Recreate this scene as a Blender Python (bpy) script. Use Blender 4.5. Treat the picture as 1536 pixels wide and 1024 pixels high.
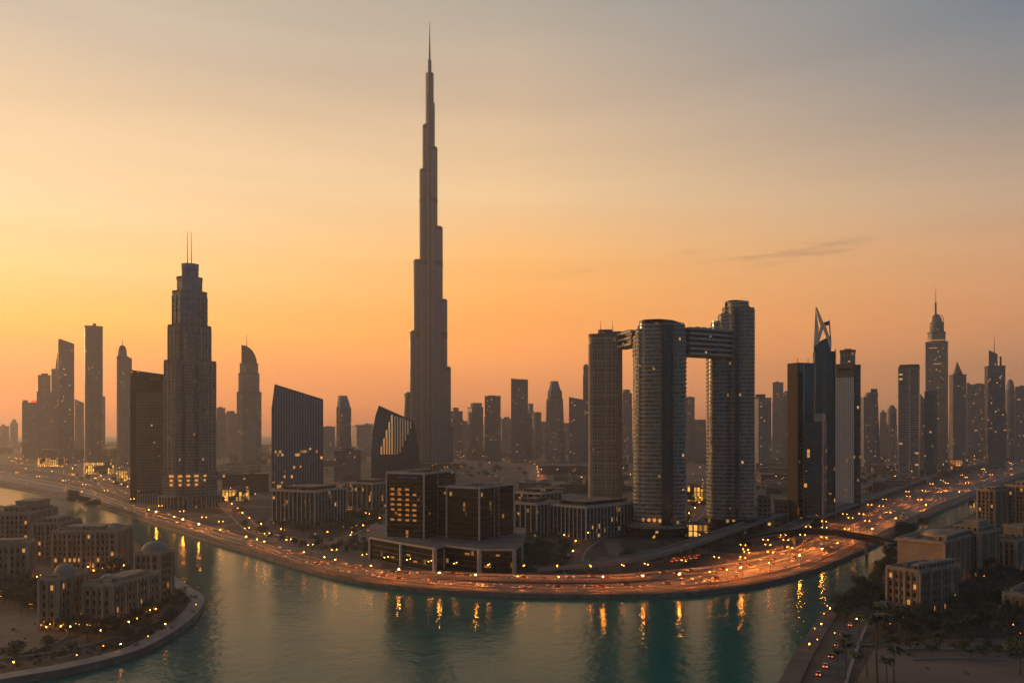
import bpy, math, random
from math import radians as R, sin, cos, pi, atan2, sqrt
from mathutils import Vector, noise as mnoise
random.seed(7)
scn = bpy.context.scene
for o in list(bpy.data.objects): bpy.data.objects.remove(o)
COL = scn.collection
# ------------------------------------------------------------------ camera, sky, sun, exposure
F, HOR, CH = 1205.0, 645.0, 90.0       # focal length in photo pixels, horizon row, camera height in metres
cd = bpy.data.cameras.new('camera'); cam = bpy.data.objects.new('camera', cd); COL.objects.link(cam)
cam.location = (0, 0, CH); cam.rotation_euler = (R(90), 0, 0)
cd.sensor_width = 36; cd.lens = 36*F/1536; cd.shift_y = (HOR-512)/1536; cd.clip_start = 1; cd.clip_end = 60000
scn.camera = cam
SUN_AZ, SUN_EL = -56.0, 6.5            # degrees left of the view axis, above the horizon
vs = scn.view_settings; vs.view_transform = 'Standard'; vs.look = 'None'; vs.gamma = 1; vs.exposure = 0.0
vs.use_curve_mapping = False
cy = scn.cycles
cy.max_bounces = 6; cy.diffuse_bounces = 2; cy.glossy_bounces = 3; cy.transmission_bounces = 2; cy.volume_bounces = 1
cy.sample_clamp_indirect = 6; cy.sample_clamp_direct = 0; cy.use_denoising = True
cy.caustics_reflective = False; cy.caustics_refractive = False

def lin(c):
    return tuple(((x/255)/12.92 if x/255 <= 0.04045 else ((x/255+0.055)/1.055)**2.4) for x in c)

class NT:
    """tiny node-tree writer"""
    def __init__(s, tree): s.t = tree; s.n = tree.nodes; s.l = tree.links
    def node(s, typ, **kw):
        n = s.n.new(typ)
        for k, v in kw.items(): setattr(n, k, v)
        return n
    def put(s, sock, v):
        if isinstance(v, bpy.types.NodeSocket): s.l.new(v, sock)
        elif v is not None:
            if isinstance(v, tuple) and len(v) == 3 and sock.type == 'RGBA': v = (*v, 1)
            sock.default_value = v
    def m(s, op, a, b=None, c=None, clamp=False):
        n = s.node('ShaderNodeMath', operation=op, use_clamp=clamp)
        s.put(n.inputs[0], a)
        if b is not None: s.put(n.inputs[1], b)
        if c is not None: s.put(n.inputs[2], c)
        return n.outputs[0]
    def mix(s, f, a, b, blend='MIX'):
        n = s.node('ShaderNodeMix', data_type='RGBA', blend_type=blend)
        s.put(n.inputs[0], f); s.put(n.inputs[6], a); s.put(n.inputs[7], b)
        return n.outputs[2]
    def rng(s, v, a, b, c=0.0, d=1.0, smooth=False):
        n = s.node('ShaderNodeMapRange', interpolation_type='SMOOTHSTEP' if smooth else 'LINEAR')
        s.put(n.inputs[0], v)
        for i, x in zip((1, 2, 3, 4), (a, b, c, d)): n.inputs[i].default_value = x
        return n.outputs[0]
    def noise(s, vec, scale, detail=3, rough=.5):
        n = s.node('ShaderNodeTexNoise'); s.put(n.inputs['Vector'], vec)
        n.inputs['Scale'].default_value = scale; n.inputs['Detail'].default_value = detail
        n.inputs['Roughness'].default_value = rough
        return n.outputs['Fac']
    def ramp(s, fac, stops):
        n = s.node('ShaderNodeValToRGB'); s.put(n.inputs[0], fac); e = n.color_ramp.elements
        while len(e) < len(stops): e.new(.5)
        for k, (p, c) in enumerate(sorted(stops)): e[k].position = p; e[k].color = (*c, 1)
        return n.outputs[0]

world = bpy.data.worlds.new('World'); scn.world = world; world.use_nodes = True
w = NT(world.node_tree); w.n.clear()
gen = w.node('ShaderNodeTexCoord').outputs['Generated']
sep = w.node('ShaderNodeSeparateXYZ'); w.put(sep.inputs[0], gen)
X, Y, Z = sep.outputs
az = w.m('ARCTAN2', X, Y)
YS = (10, 150, 300, 400, 480, 540, 600, 640)
COLS = {  # photo colours up three columns of the sky
 'l': (40, [(214,192,162),(238,208,164),(252,220,166),(255,218,146),(255,206,112),(255,178,76),(242,148,72),(200,122,80)]),
 'm': (770, [(186,170,150),(214,186,152),(240,198,150),(252,194,126),(253,182,108),(242,160,96),(214,136,94),(184,112,82)]),
 'r': (1490, [(138,140,143),(166,154,146),(196,168,142),(212,168,130),(210,154,114),(200,140,104),(176,120,94),(146,98,78)])}
HAZE = .000105                           # per metre; the sky is seen through this air, so it is set brighter than the photo
AIR = {'l': (.34,.17,.08), 'm': (.27,.13,.07), 'r': (.2,.11,.07)}
COR = {'l': [(0.82, 0.87, 0.98), (0.89, 0.86, 0.9), (0.88, 0.85, 0.87), (0.87, 0.78, 0.71), (0.86, 0.64, 0.27), (0.84, 0.54, 0.09), (0.93, 0.7, 0.21), (0.93, 0.7, 0.22)], 'm': [(0.87, 0.92, 0.98), (0.9, 0.89, 0.94), (0.95, 0.95, 0.91), (0.93, 0.79, 0.55), (0.9, 0.7, 0.33), (0.94, 0.73, 0.32), (0.92, 0.82, 0.42), (0.92, 0.82, 0.45)], 'r': [(0.65, 0.78, 0.88), (0.76, 0.8, 0.81), (0.92, 0.87, 0.8), (0.91, 0.75, 0.59), (0.86, 0.69, 0.48), (0.77, 0.71, 0.45), (0.95, 0.92, 0.56), (0.95, 0.92, 0.6)]}   # measured correction of each stop for the light the air itself adds
def column(key, gain=1.0):
    px, cs = COLS[key]; st = []
    for y, c, k_ in zip(YS, cs, COR[key]):
        dx, dz = (px-768)/F, (HOR-y)/F
        z = dz/sqrt(1+dx*dx+dz*dz); T = math.exp(-HAZE*min(12500, 1010/z)); air = AIR[key]
        st.append((min(1, z/0.6), tuple(f_*max(.02, (v-(1-T)*a_)/max(T, .3)) for v, a_, f_ in zip(lin(c), air, k_))))
    return w.ramp(w.m('DIVIDE', Z, 0.6), st)
cl, cm, cr = column('l'), column('m'), column('r')
c1 = w.mix(w.rng(az, R(-32), R(0)), cl, cm)
c1 = w.mix(w.rng(az, R(0), R(32)), c1, cr)
# thin cloud streaks low in the sky to the right
def cloud(px, py, rx, ry, amt, col):
    a0 = atan2(px-768, F); e0 = (HOR-py)/F*cos(a0)
    da = w.m('DIVIDE', w.m('SUBTRACT', az, a0), rx)
    dz_ = w.m('DIVIDE', w.m('SUBTRACT', Z, w.m('ADD', e0*0.97, w.m('MULTIPLY', w.m('SUBTRACT', az, a0), .10))), ry)
    d2 = w.m('ADD', w.m('MULTIPLY', da, da), w.m('MULTIPLY', dz_, dz_))
    cv = w.node('ShaderNodeCombineXYZ'); w.put(cv.inputs[0], w.m('MULTIPLY', az, 9.0)); w.put(cv.inputs[1], w.m('MULTIPLY', Z, 85.0))
    nz = w.noise(cv.outputs[0], 1.3, 5, .62)
    return w.m('MULTIPLY', w.m('MULTIPLY', w.rng(d2, 1.0, 0.0, smooth=True), w.rng(nz, .42, .66, smooth=True)), amt, clamp=True)
for args in ((1200, 377, .095, .014, .36), (1070, 393, .08, .006, .32), (1032, 377, .028, .005, .3), (850, 408, .05, .005, .2), (1420, 350, .12, .012, .1)):
    c1 = w.mix(cloud(*args, None), c1, lin((150, 118, 106)))
bv = w.node('ShaderNodeCombineXYZ'); w.put(bv.inputs[0], w.m('MULTIPLY', az, 1.6)); w.put(bv.inputs[1], w.m('MULTIPLY', Z, 22.0))
band = w.rng(w.noise(bv.outputs[0], 1.0, 5, .6), .3, .7, .955, 1.045); c1 = w.mix(1.0, c1, band, 'MULTIPLY')   # faint uneven layers of dusk haze
sky = w.node('ShaderNodeTexSky'); sky.sky_type = 'NISHITA'; sky.sun_disc = False
sky.sun_elevation = R(SUN_EL); sky.sun_rotation = R(SUN_AZ); sky.dust_density = 3.0; sky.ozone_density = 2.0
nish = w.mix(1.0, sky.outputs[0], (.070, .104, .128), 'MULTIPLY')
side = w.rng(w.m('ABSOLUTE', w.m('ADD', az, R(38))), R(72), R(102), smooth=True)
high = w.rng(Z, .48, .8, smooth=True)
c2 = w.mix(w.m('MAXIMUM', side, high), c1, nish)
low = w.rng(Z, -.02, 0.0)
c2 = w.mix(low, lin((120, 84, 66)), c2)
bg = w.node('ShaderNodeBackground'); w.put(bg.inputs[0], c2); bg.inputs[1].default_value = 1.0
w.l.new(bg.outputs[0], w.node('ShaderNodeOutputWorld').inputs[0])

sd = bpy.data.lights.new('sun', 'SUN'); sd.energy = 3.2; sd.angle = R(0.6); sd.color = (1, .52, .22)
so = bpy.data.objects.new('sun', sd); COL.objects.link(so)
sv = Vector((sin(R(SUN_AZ))*cos(R(SUN_EL)), cos(R(SUN_AZ))*cos(R(SUN_EL)), sin(R(SUN_EL))))
so.rotation_euler = sv.to_track_quat('Z', 'Y').to_euler(); so.location = sv*3000

# ------------------------------------------------------------------ materials
def newmat(name):
    m = bpy.data.materials.new(name); m.use_nodes = True; t = NT(m.node_tree); t.n.clear()
    p = t.node('ShaderNodeBsdfPrincipled'); o = t.node('ShaderNodeOutputMaterial'); t.l.new(p.outputs[0], o.inputs[0])
    return m, t, p
MATS = {}
def plain(name, col, rough=.7, metal=0.0, var=.25, scale=.15, bump=0.0):
    if name in MATS: return MATS[name]
    m, t, p = newmat(name)
    pos = t.node('ShaderNodeTexCoord').outputs['Object']
    n = t.noise(pos, scale, 5, .6)
    c = t.mix(t.rng(n, .3, .7), tuple(x*(1-var) for x in col), tuple(min(1, x*(1+var)) for x in col))
    t.put(p.inputs['Base Color'], c); p.inputs['Roughness'].default_value = rough; p.inputs['Metallic'].default_value = metal
    if bump:
        b = t.node('ShaderNodeBump'); b.inputs['Strength'].default_value = bump; t.put(b.inputs['Height'], t.noise(pos, scale*8, 4)); t.l.new(b.outputs[0], p.inputs['Normal'])
    MATS[name] = m; return m
def emit(name, col, strength):
    if name in MATS: return MATS[name]
    m, t, p = newmat(name); t.put(p.inputs['Base Color'], (.05, .05, .05))
    t.put(p.inputs['Emission Color'], col); p.inputs['Emission Strength'].default_value = strength
    MATS[name] = m; return m
def facade(name, glass=(.03,.04,.05), wall=(.2,.18,.16), fh=3.8, bw=1.8, slab=.28, mull=.18, lit=.02, rough=.18, metal=.35,
           litcol=(1,.42,.10), lstr=.6, big=0, wrough=.6, spec=.5, vmax=None, pair=1.0):
    """window grid over UVs that are metres along the wall and metres up it"""
    if name in MATS: return MATS[name]
    m, t, p = newmat(name)
    uv = t.node('ShaderNodeUVMap').outputs[0]
    s = t.node('ShaderNodeSeparateXYZ'); t.put(s.inputs[0], uv); u, v = s.outputs[0], s.outputs[1]
    uu, vv = t.m('DIVIDE', u, bw), t.m('DIVIDE', v, fh)
    fu, fv = t.m('FRACT', uu), t.m('FRACT', vv)
    mask = t.m('MAXIMUM', t.m('LESS_THAN', fu, mull), t.m('LESS_THAN', fv, slab))
    if big:                                     # a heavier line every few bays
        mask = t.m('MAXIMUM', mask, t.m('LESS_THAN', t.m('FRACT', t.m('DIVIDE', u, bw*big)), .7/big))
    cid = t.node('ShaderNodeCombineXYZ'); t.put(cid.inputs[0], t.m('FLOOR', t.m('DIVIDE', uu, pair))); t.put(cid.inputs[1], t.m('FLOOR', vv))
    info = t.node('ShaderNodeObjectInfo'); t.put(cid.inputs[2], t.m('MULTIPLY', info.outputs['Random'], 37.0))
    wn = t.node('ShaderNodeTexWhiteNoise', noise_dimensions='3D'); t.put(wn.inputs[0], cid.outputs[0]); rnd = wn.outputs[0]
    v3 = t.node('ShaderNodeCombineXYZ'); t.put(v3.inputs[0], u); t.put(v3.inputs[1], t.m('MULTIPLY', v, 1.6)); t.put(v3.inputs[2], t.m('MULTIPLY', info.outputs['Random'], 300.0))
    clump = t.rng(t.noise(v3.outputs[0], .035, 2), .46, .62, 0.15, 3.2)
    litm = t.m('MULTIPLY', t.m('LESS_THAN', rnd, t.m('MULTIPLY', clump, lit)), t.m('SUBTRACT', 1.0, mask))
    if vmax: litm = t.m('MULTIPLY', litm, t.m('LESS_THAN', v, vmax))
    # colour variation: dusty wall, panes of slightly different tint
    wv = t.rng(t.noise(v3.outputs[0], .05, 5, .65), .3, .7, .72, 1.28)
    wc = t.mix(1.0, wall, wv, 'MULTIPLY')
    gv = t.rng(rnd, 0, 1, .72, 1.3)
    gc = t.mix(1.0, glass, gv, 'MULTIPLY')
    t.put(p.inputs['Base Color'], t.mix(mask, gc, wc))
    t.put(p.inputs['Metallic'], t.m('MULTIPLY', t.m('SUBTRACT', 1.0, mask), metal))
    rg = t.m('ADD', rough, t.m('MULTIPLY', rnd, .12))
    t.put(p.inputs['Roughness'], t.m('ADD', t.m('MULTIPLY', mask, wrough), t.m('MULTIPLY', t.m('SUBTRACT', 1.0, mask), rg)))
    p.inputs['Specular IOR Level'].default_value = spec
    lc = t.mix(t.m('FRACT', t.m('MULTIPLY', rnd, 971.0)), litcol, (min(1, litcol[0]), min(1, litcol[1]*1.25), litcol[2]*1.6))
    t.put(p.inputs['Emission Color'], lc)
    t.put(p.inputs['Emission Strength'], t.m('MULTIPLY', litm, t.m('MULTIPLY', t.m('ADD', .25, t.m('FRACT', t.m('MULTIPLY', rnd, 313.0))), lstr)))
    b = t.node('ShaderNodeBump'); b.inputs['Strength'].default_value = .6; b.inputs['Distance'].default_value = .25
    t.put(b.inputs['Height'], mask); t.l.new(b.outputs[0], p.inputs['Normal'])
    MATS[name] = m; return m

asphalt = plain('asphalt', (.06,.056,.052), .75, 0, .25, .05)
lane_asphalt = plain('worn asphalt', (.085,.075,.068), .6, 0, .35, .03)
concrete = plain('concrete', (.20,.17,.14), .8, 0, .2, .1)
pale_concrete = plain('pale concrete', (.27,.23,.19), .75, 0, .15, .08)
paving = plain('paving', (.15,.125,.10), .8, 0, .22, .06)
def jointed(name, col, size):
    m, t, p = newmat(name); pos = t.node('ShaderNodeTexCoord').outputs['Object']
    br = t.node('ShaderNodeTexBrick'); t.put(br.inputs['Vector'], pos); br.inputs['Scale'].default_value = size; br.inputs['Mortar Size'].default_value = .03
    br.inputs['Color1'].default_value = (*[x*.85 for x in col], 1); br.inputs['Color2'].default_value = (*[x*1.15 for x in col], 1); br.inputs['Mortar'].default_value = (*[x*.45 for x in col], 1)
    st = t.rng(t.noise(pos, .05, 6, .65), .35, .65, .6, 1.2); t.put(p.inputs['Base Color'], t.mix(1.0, br.outputs[0], st, 'MULTIPLY')); p.inputs['Roughness'].default_value = .8; MATS[name] = m; return m
paving = jointed('jointed paving', (.14,.112,.088), .22)
sand = plain('sand', (.17,.12,.085), .9, 0, .25, .02, .2)
quay = plain('quay stone', (.17,.14,.115), .85, 0, .35, .2)
white_paint = plain('road paint', (.6,.58,.52), .6, 0, .2, .4)
roof_grey = plain('roof felt', (.13,.115,.10), .85, 0, .4, .08)
roof_beige = plain('roof screed', (.19,.15,.12), .85, 0, .3, .12)
dark_metal = plain('dark metal', (.035,.036,.04), .4, .6, .2)
white_pier = plain('white pier', (.62,.56,.50), .6, 0, .1)
burj_fin = plain('spire fin metal', (.07,.08,.10), .4, .7, .1)
steel = plain('steel', (.30,.30,.31), .35, .8, .15)
beige_trim = plain('beige trim', (.50,.42,.35), .6, 0, .12)
brown_clad = plain('brown cladding', (.06,.042,.033), .9, 0, .12, .05)
sandstone = plain('sandstone', (.40,.255,.155), .85, 0, .22, .12, .15)
sandstone_pale = plain('pale sandstone', (.45,.315,.21), .85, 0, .18, .12, .1)
dome_mat = plain('dome plaster', (.30,.235,.18), .7, 0, .2, .2)
window_glass = plain('window glass', (.012,.013,.016), .15, 0, .2)
glow_window = emit('lit window', (1,.40,.09), .75)
bark = plain('bark', (.10,.07,.05), .9, 0, .3, 1)
def leafmat(name, c):
    m, t, p = newmat(name); gi = t.node('ShaderNodeNewGeometry')
    n = gi.outputs['Random Per Island']
    inf = t.node('ShaderNodeObjectInfo').outputs['Random']
    cc = t.mix(n, tuple(x*.55 for x in c), tuple(x*1.5 for x in c))
    cc = t.mix(1.0, cc, t.rng(inf, 0, 1, .75, 1.3), 'MULTIPLY')
    t.put(p.inputs['Base Color'], cc); p.inputs['Roughness'].default_value = .6
    MATS[name] = m; return m
leaf_a = leafmat('broad leaf', (.055,.065,.025)); leaf_b = leafmat('dark leaf', (.035,.05,.022)); leaf_p = leafmat('palm leaf', (.05,.065,.028))
bulb_hot = emit('sodium lamp', (1,.27,.025), 700)
bulb_mid = emit('sodium lamp soft', (1,.30,.035), 60)
bulb_far = emit('distant lamp', (1,.36,.06), 13)
bulb_far_dim = emit('distant lamp dim', (1,.30,.04), 5); bulb_far_white = emit('distant lamp white', (1,.72,.38), 7)
bulb_garden_dim = emit('garden globe dim', (1,.30,.04), 7)
bulb_garden = emit('garden globe', (1,.36,.05), 60)
head_light = emit('head light', (1,.42,.1), 3)
tail_light = emit('tail light', (1,.14,.02), 3.5)
blue_sign = emit('blue sign letters', (.20,.18,.7), .12)

# ------------------------------------------------------------------ mesh builder
class MB:
    def __init__(s): s.v = []; s.f = []; s.uv = []; s.mi = []; s.sm = []; s.mats = []
    def idx(s, m):
        if m not in s.mats: s.mats.append(m)
        return s.mats.index(m)
    def face(s, pts, mat, uvs=None, smooth=False):
        b = len(s.v); s.v += [tuple(p) for p in pts]; s.f.append(tuple(range(b, b+len(pts))))
        s.uv += uvs if uvs else [(p[0], p[1]) for p in pts]; s.mi.append(s.idx(mat)); s.sm.append(smooth)
    def prism(s, poly, z0, z1, mat, top=None, poly_top=None, ztop=None, u0=0.0, cap=True, smooth=False, bottom=False):
        """poly counter-clockwise; ztop(x, y) gives a sloping top"""
        pt = poly_top or poly; n = len(poly); u = u0
        zt = (lambda q: ztop(*q)) if ztop else (lambda q: z1)
        for i in range(n):
            a, b_ = poly[i], poly[(i+1) % n]; c, d = pt[(i+1) % n], pt[i]
            L = math.dist(a, b_)
            s.face([(a[0], a[1], z0), (b_[0], b_[1], z0), (c[0], c[1], zt(c)), (d[0], d[1], zt(d))], mat,
                   [(u, z0), (u+L, z0), (u+L, zt(c)), (u, zt(d))], smooth)
            u += L
        if cap: s.face([(q[0], q[1], zt(q)) for q in pt], top or mat)
        if bottom: s.face([(q[0], q[1], z0) for q in reversed(poly)], mat)
        return s
    def box(s, x0, x1, y0, y1, z0, z1, mat, top=None, bottom=False):
        return s.prism([(x0,y0),(x1,y0),(x1,y1),(x0,y1)], z0, z1, mat, top, bottom=bottom)
    def bar(s, p, q, r, mat, n=6, r2=None):
        p, q = Vector(p), Vector(q); d = (q-p).normalized()
        a = d.orthogonal().normalized(); b = d.cross(a); r2 = r if r2 is None else r2
        P = [p+(a*cos(2*pi*k/n)+b*sin(2*pi*k/n))*r for k in range(n)]
        Q = [q+(a*cos(2*pi*k/n)+b*sin(2*pi*k/n))*r2 for k in range(n)]
        for k in range(n):
            s.face([P[k], P[(k+1) % n], Q[(k+1) % n], Q[k]], mat)
        s.face(Q, mat); s.face(P[::-1], mat); return s
    def dome(s, cx, cy, z, r, h, mat, n=20, m=6, ry=None):
        ry = ry or r
        for j in range(m):
            t0, t1 = pi/2*j/m, pi/2*(j+1)/m
            for k in range(n):
                a0, a1 = 2*pi*k/n, 2*pi*(k+1)/n
                g = lambda a, t: (cx+r*cos(t)*cos(a), cy+ry*cos(t)*sin(a), z+h*sin(t))
                pts = [g(a0,t0), g(a1,t0), g(a1,t1)] + ([g(a0,t1)] if j < m-1 else [])
                s.face(pts, mat, smooth=True)
        return s
    def build(s, name, parent=None):
        me = bpy.data.meshes.new(name); me.from_pydata(s.v, [], s.f)
        l = me.uv_layers.new(name='UVMap')
        l.data.foreach_set('uv', [c for p in s.uv for c in p])
        me.polygons.foreach_set('material_index', s.mi); me.polygons.foreach_set('use_smooth', s.sm)
        for m in s.mats: me.materials.append(m)
        me.update(); o = bpy.data.objects.new(name, me); COL.objects.link(o)
        if parent: o.parent = parent
        return o

def rect(w_, d, cx=0, cy=0): return [(cx-w_/2,cy-d/2),(cx+w_/2,cy-d/2),(cx+w_/2,cy+d/2),(cx-w_/2,cy+d/2)]
def rrect(a, b, ang, cx=0, cy=0): return [(cx+x*cos(ang)-y*sin(ang), cy+x*sin(ang)+y*cos(ang)) for x, y in rect(a, b)]
def octo(w_, d, cx=0, cy=0, c=.28):
    a, b = w_/2, d/2; k = min(w_, d)*c
    return [(cx+x, cy+y) for x, y in ((-a+k,-b),(a-k,-b),(a,-b+k),(a,b-k),(a-k,b),(-a+k,b),(-a,b-k),(-a,-b+k))]
def ell(w_, d, cx=0, cy=0, n=28, p=2.0):
    o = []
    for k in range(n):
        a = 2*pi*k/n; c_, s_ = cos(a), sin(a)
        o.append((cx+w_/2*math.copysign(abs(c_)**(2/p), c_), cy+d/2*math.copysign(abs(s_)**(2/p), s_)))
    return o
def grow(poly, d):
    n = len(poly); out = []
    for i in range(n):
        p0, p1, p2 = Vector(poly[i-1]), Vector(poly[i]), Vector(poly[(i+1) % n])
        e1 = (p1-p0).normalized(); e2 = (p2-p1).normalized()
        n1 = Vector((e1.y, -e1.x)); n2 = Vector((e2.y, -e2.x)); b = (n1+n2)
        b = b.normalized() if b.length > 1e-6 else n1
        k = d/max(.35, b.dot(n1)); out.append((p1.x+b.x*k, p1.y+b.y*k))
    return out
def fins(mb, poly, z0, z1, gap, wd, dp, mat, edges=None, ztop=None):
    n = len(poly)
    for i in range(n):
        if edges is not None and i not in edges: continue
        a, b = Vector(poly[i]), Vector(poly[(i+1) % n]); L = (b-a).length; e = (b-a)/L; nn = Vector((e.y, -e.x))
        k = max(1, int(round(L/gap)))
        for j in range(k+1 if edges is not None else k):
            c = a+e*(L*j/k); p = [c-e*wd/2-nn*.1, c-e*wd/2+nn*dp, c+e*wd/2+nn*dp, c+e*wd/2-nn*.1]
            zz = ztop(c.x, c.y) if ztop else z1
            mb.prism([(q.x, q.y) for q in p], z0, zz, mat)
def rings(mb, poly, z0, z1, gap, h, off, mat):
    g = grow(poly, off); z = z0
    while z < z1-.5:
        mb.prism(g, z, z+h, mat, bottom=True); z += gap

def tag(o, label=None, cat=None, group=None, kind=None):
    if label: o['label'] = label
    if cat: o['category'] = cat
    if group: o['group'] = group
    if kind: o['kind'] = kind
    return o
def depth(py, z=0.0): return F*(CH-z)/(py-HOR)
def G(px, py, z=0.0):
    D = depth(py, z); return Vector(((px-768)/F*D, D, z))
class Place:
    """an Empty on the ground under photo point (px, py), its local y axis pointing away from the viewer"""
    def __init__(s, name, label, cat, px, py, yaw=0.0, group=None, D=None):
        s.D = D or depth(py); s.px = px; s.back = 0.0; x = (px-768)/F*s.D
        s.phi = -atan2(x, s.D)
        s.e = bpy.data.objects.new(name, None); COL.objects.link(s.e); s.e.empty_display_size = 5
        s.e.location = (x, s.D, 0); s.e.rotation_euler = (0, 0, s.phi+yaw)
        tag(s.e, label, cat, group)
        s.s = s.D/F*cos(s.phi)                     # metres per photo pixel across the view
    def x(s, px): return (px-s.px)*s.s
    def z(s, py, back=None): return CH-(py-HOR)*(s.D+(s.back if back is None else back))/F
def copy_tree(o, parent=None):
    c = o.copy(); COL.objects.link(c); c.parent = parent
    for ch in [q for q in o.children]: copy_tree(ch, c)
    return c

# ------------------------------------------------------------------ terrain
def smooth_line(pts, step=1):
    out = []; n = len(pts)
    for i in range(n-1):
        p0, p1, p2, p3 = pts[max(0,i-1)], pts[i], pts[i+1], pts[min(n-1,i+2)]
        for k in range(step):
            t = k/step
            out.append(tuple(.5*((2*p1[j])+(-p0[j]+p2[j])*t+(2*p0[j]-5*p1[j]+4*p2[j]-p3[j])*t*t+(-p0[j]+3*p1[j]-3*p2[j]+p3[j])*t**3) for j in range(len(p1))))
    out.append(tuple(pts[-1])); return out
SHORE = [(-420,680),(-150,706),(0,727),(60,738),(130,752),(200,773),(250,789),(320,811),(384,829),(430,843),(500,862),(560,873),(640,882),(740,888),(850,890),(950,890),(1030,887),(1100,880),(1170,867),(1230,850),(1280,830),(1330,806),(1400,770),(1450,749),(1500,727),(1560,707),(1700,690),(1900,676)]
shore_px = smooth_line(SHORE, 4)
shore = [G(x, y) for x, y in shore_px]
def land(name, poly, mat, side=quay, zt=0.0, zb=-7.0, kind='structure'):
    mb = MB(); 
    A = sum(p[0]*q[1]-q[0]*p[1] for p, q in zip(poly, poly[1:]+poly[:1]))
    if A < 0: poly = poly[::-1]
    mb.prism([(p[0], p[1]) for p in poly], zb, zt, side, mat)
    return tag(mb.build(name), kind=kind)

# ground colour: built-up brown, planting patches, pale lots
gm, t, p = newmat('city ground')
pos = t.node('ShaderNodeTexCoord').outputs['Object']
n1 = t.noise(pos, .006, 6, .6); n2 = t.noise(pos, .03, 5, .6); n3 = t.noise(pos, .0022, 3, .5)
c = t.mix(t.rng(n1, .42, .58), (.035,.033,.024), (.11,.085,.062))
c = t.mix(t.rng(n2, .52, .62), c, (.075,.06,.045))
vo = t.node('ShaderNodeTexVoronoi'); vo.feature = 'DISTANCE_TO_EDGE'; t.put(vo.inputs['Vector'], pos); vo.inputs['Scale'].default_value = .012
c = t.mix(t.rng(vo.outputs['Distance'], .03, .05, 1, 0), c, (.15,.12,.095))
t.put(p.inputs['Base Color'], c); p.inputs['Roughness'].default_value = .9
main = [(q.x, q.y) for q in shore] + [(9000, shore[-1].y+300), (9000, 12000), (-9000, 12000), (-9000, shore[0].y)]
land('city_ground', main, gm)

LEFT = [(-700,1180),(-300,1075),(0,1019),(100,1002),(200,977),(255,950),(290,925),(306,903),(302,890),(288,882),(268,868),(242,846),(215,822),(190,805),(120,785),(60,772),(0,757),(-120,742),(-420,716)]
lpx = smooth_line(LEFT, 4); lsh = [G(x, y) for x, y in lpx]
lm, t, p = newmat('island ground')
pos = t.node('ShaderNodeTexCoord').outputs['Object']
c = t.mix(t.rng(t.noise(pos, .02, 5, .6), .44, .56), (.03,.033,.02), (.105,.078,.055))
c = t.mix(t.rng(t.noise(pos, .15, 4, .6), .45, .6), c, (.06,.05,.035))
t.put(p.inputs['Base Color'], c); p.inputs['Roughness'].default_value = .92
land('island_ground', [(q.x, q.y) for q in lsh] + [(-1500, lsh[-1].y), (-1500, 60)], lm)
RIGHT = [(1130,1110),(1166,1028),(1195,975),(1232,922),(1268,893),(1300,872),(1318,852),(1330,832),(1345,812),(1385,800),(1430,785),(1462,768),(1480,748),(1530,738),(1700,722),(1950,700)]
rpx = smooth_line(RIGHT, 4); rsh = [G(x, y) for x, y in rpx]
land('park_ground', [(q.x, q.y) for q in rsh] + [(3500, rsh[-1].y), (3500, 60)][:2], lm)
bed = MB(); bed.face([(-9000,-600,-7.2),(9000,-600,-7.2),(9000,12000,-7.2),(-9000,12000,-7.2)], sand); tag(bed.build('river_bed'), kind='structure')

# water
wm, t, p = newmat('canal water')
pos = t.node('ShaderNodeTexCoord').outputs['Object']
n_a = t.noise(pos, .05, 3, .6)
c = t.mix(n_a, (.001,.098,.080), (.003,.128,.104)); t.put(p.inputs['Base Color'], c)
p.inputs['Roughness'].default_value = .14; p.inputs['IOR'].default_value = 1.19; p.inputs['Specular IOR Level'].default_value = .5
mp = t.node('ShaderNodeMapping'); t.put(mp.inputs[0], pos); mp.inputs['Scale'].default_value = (1.0, 1.0, 1)
h = t.m('ADD', t.m('MULTIPLY', t.noise(mp.outputs[0], .16, 4, .62), 1.0), t.m('MULTIPLY', t.noise(pos, .9, 2, .6), .22))
b = t.node('ShaderNodeBump'); t.put(b.inputs['Strength'], t.rng(t.noise(pos, .008, 4, .6), .35, .65, .16, .46)); b.inputs['Distance'].default_value = .8
t.put(b.inputs['Height'], h); t.l.new(b.outputs[0], p.inputs['Normal'])
WZ = -2.6
wa = MB(); wa.face([(-2200,-500,WZ),(3400,-500,WZ),(3400,3600,WZ),(-2200,3600,WZ)], wm); tag(wa.build('water'), kind='structure')

def ribbon(name, pa, pb, z, mat, thick=None, side=None, kind='structure', mb=None, zf=None):
    """strip between two 3D lines; zf(i) may raise it"""
    own = mb is None; mb = mb or MB(); u = 0
    for i in range(len(pa)-1):
        za = z if zf is None else z+zf(i); zb_ = z if zf is None else z+zf(i+1)
        a, b_, c_, d = pa[i], pa[i+1], pb[i+1], pb[i]; L = math.dist(a[:2], b_[:2])
        mb.face([(a[0],a[1],za),(b_[0],b_[1],zb_),(c_[0],c_[1],zb_),(d[0],d[1],za)], mat, [(u,0),(u+L,0),(u+L,1),(u,1)])
        if thick:
            sd_ = side or mat
            mb.face([(a[0],a[1],za-thick),(b_[0],b_[1],zb_-thick),(b_[0],b_[1],zb_),(a[0],a[1],za)], sd_)
            mb.face([(d[0],d[1],za),(c_[0],c_[1],zb_),(c_[0],c_[1],zb_-thick),(d[0],d[1],za-thick)], sd_)
            mb.face([(d[0],d[1],za-thick),(c_[0],c_[1],zb_-thick),(b_[0],b_[1],zb_-thick),(a[0],a[1],za-thick)], sd_)
        u += L
    return tag(mb.build(name), kind=kind) if own else mb
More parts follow.
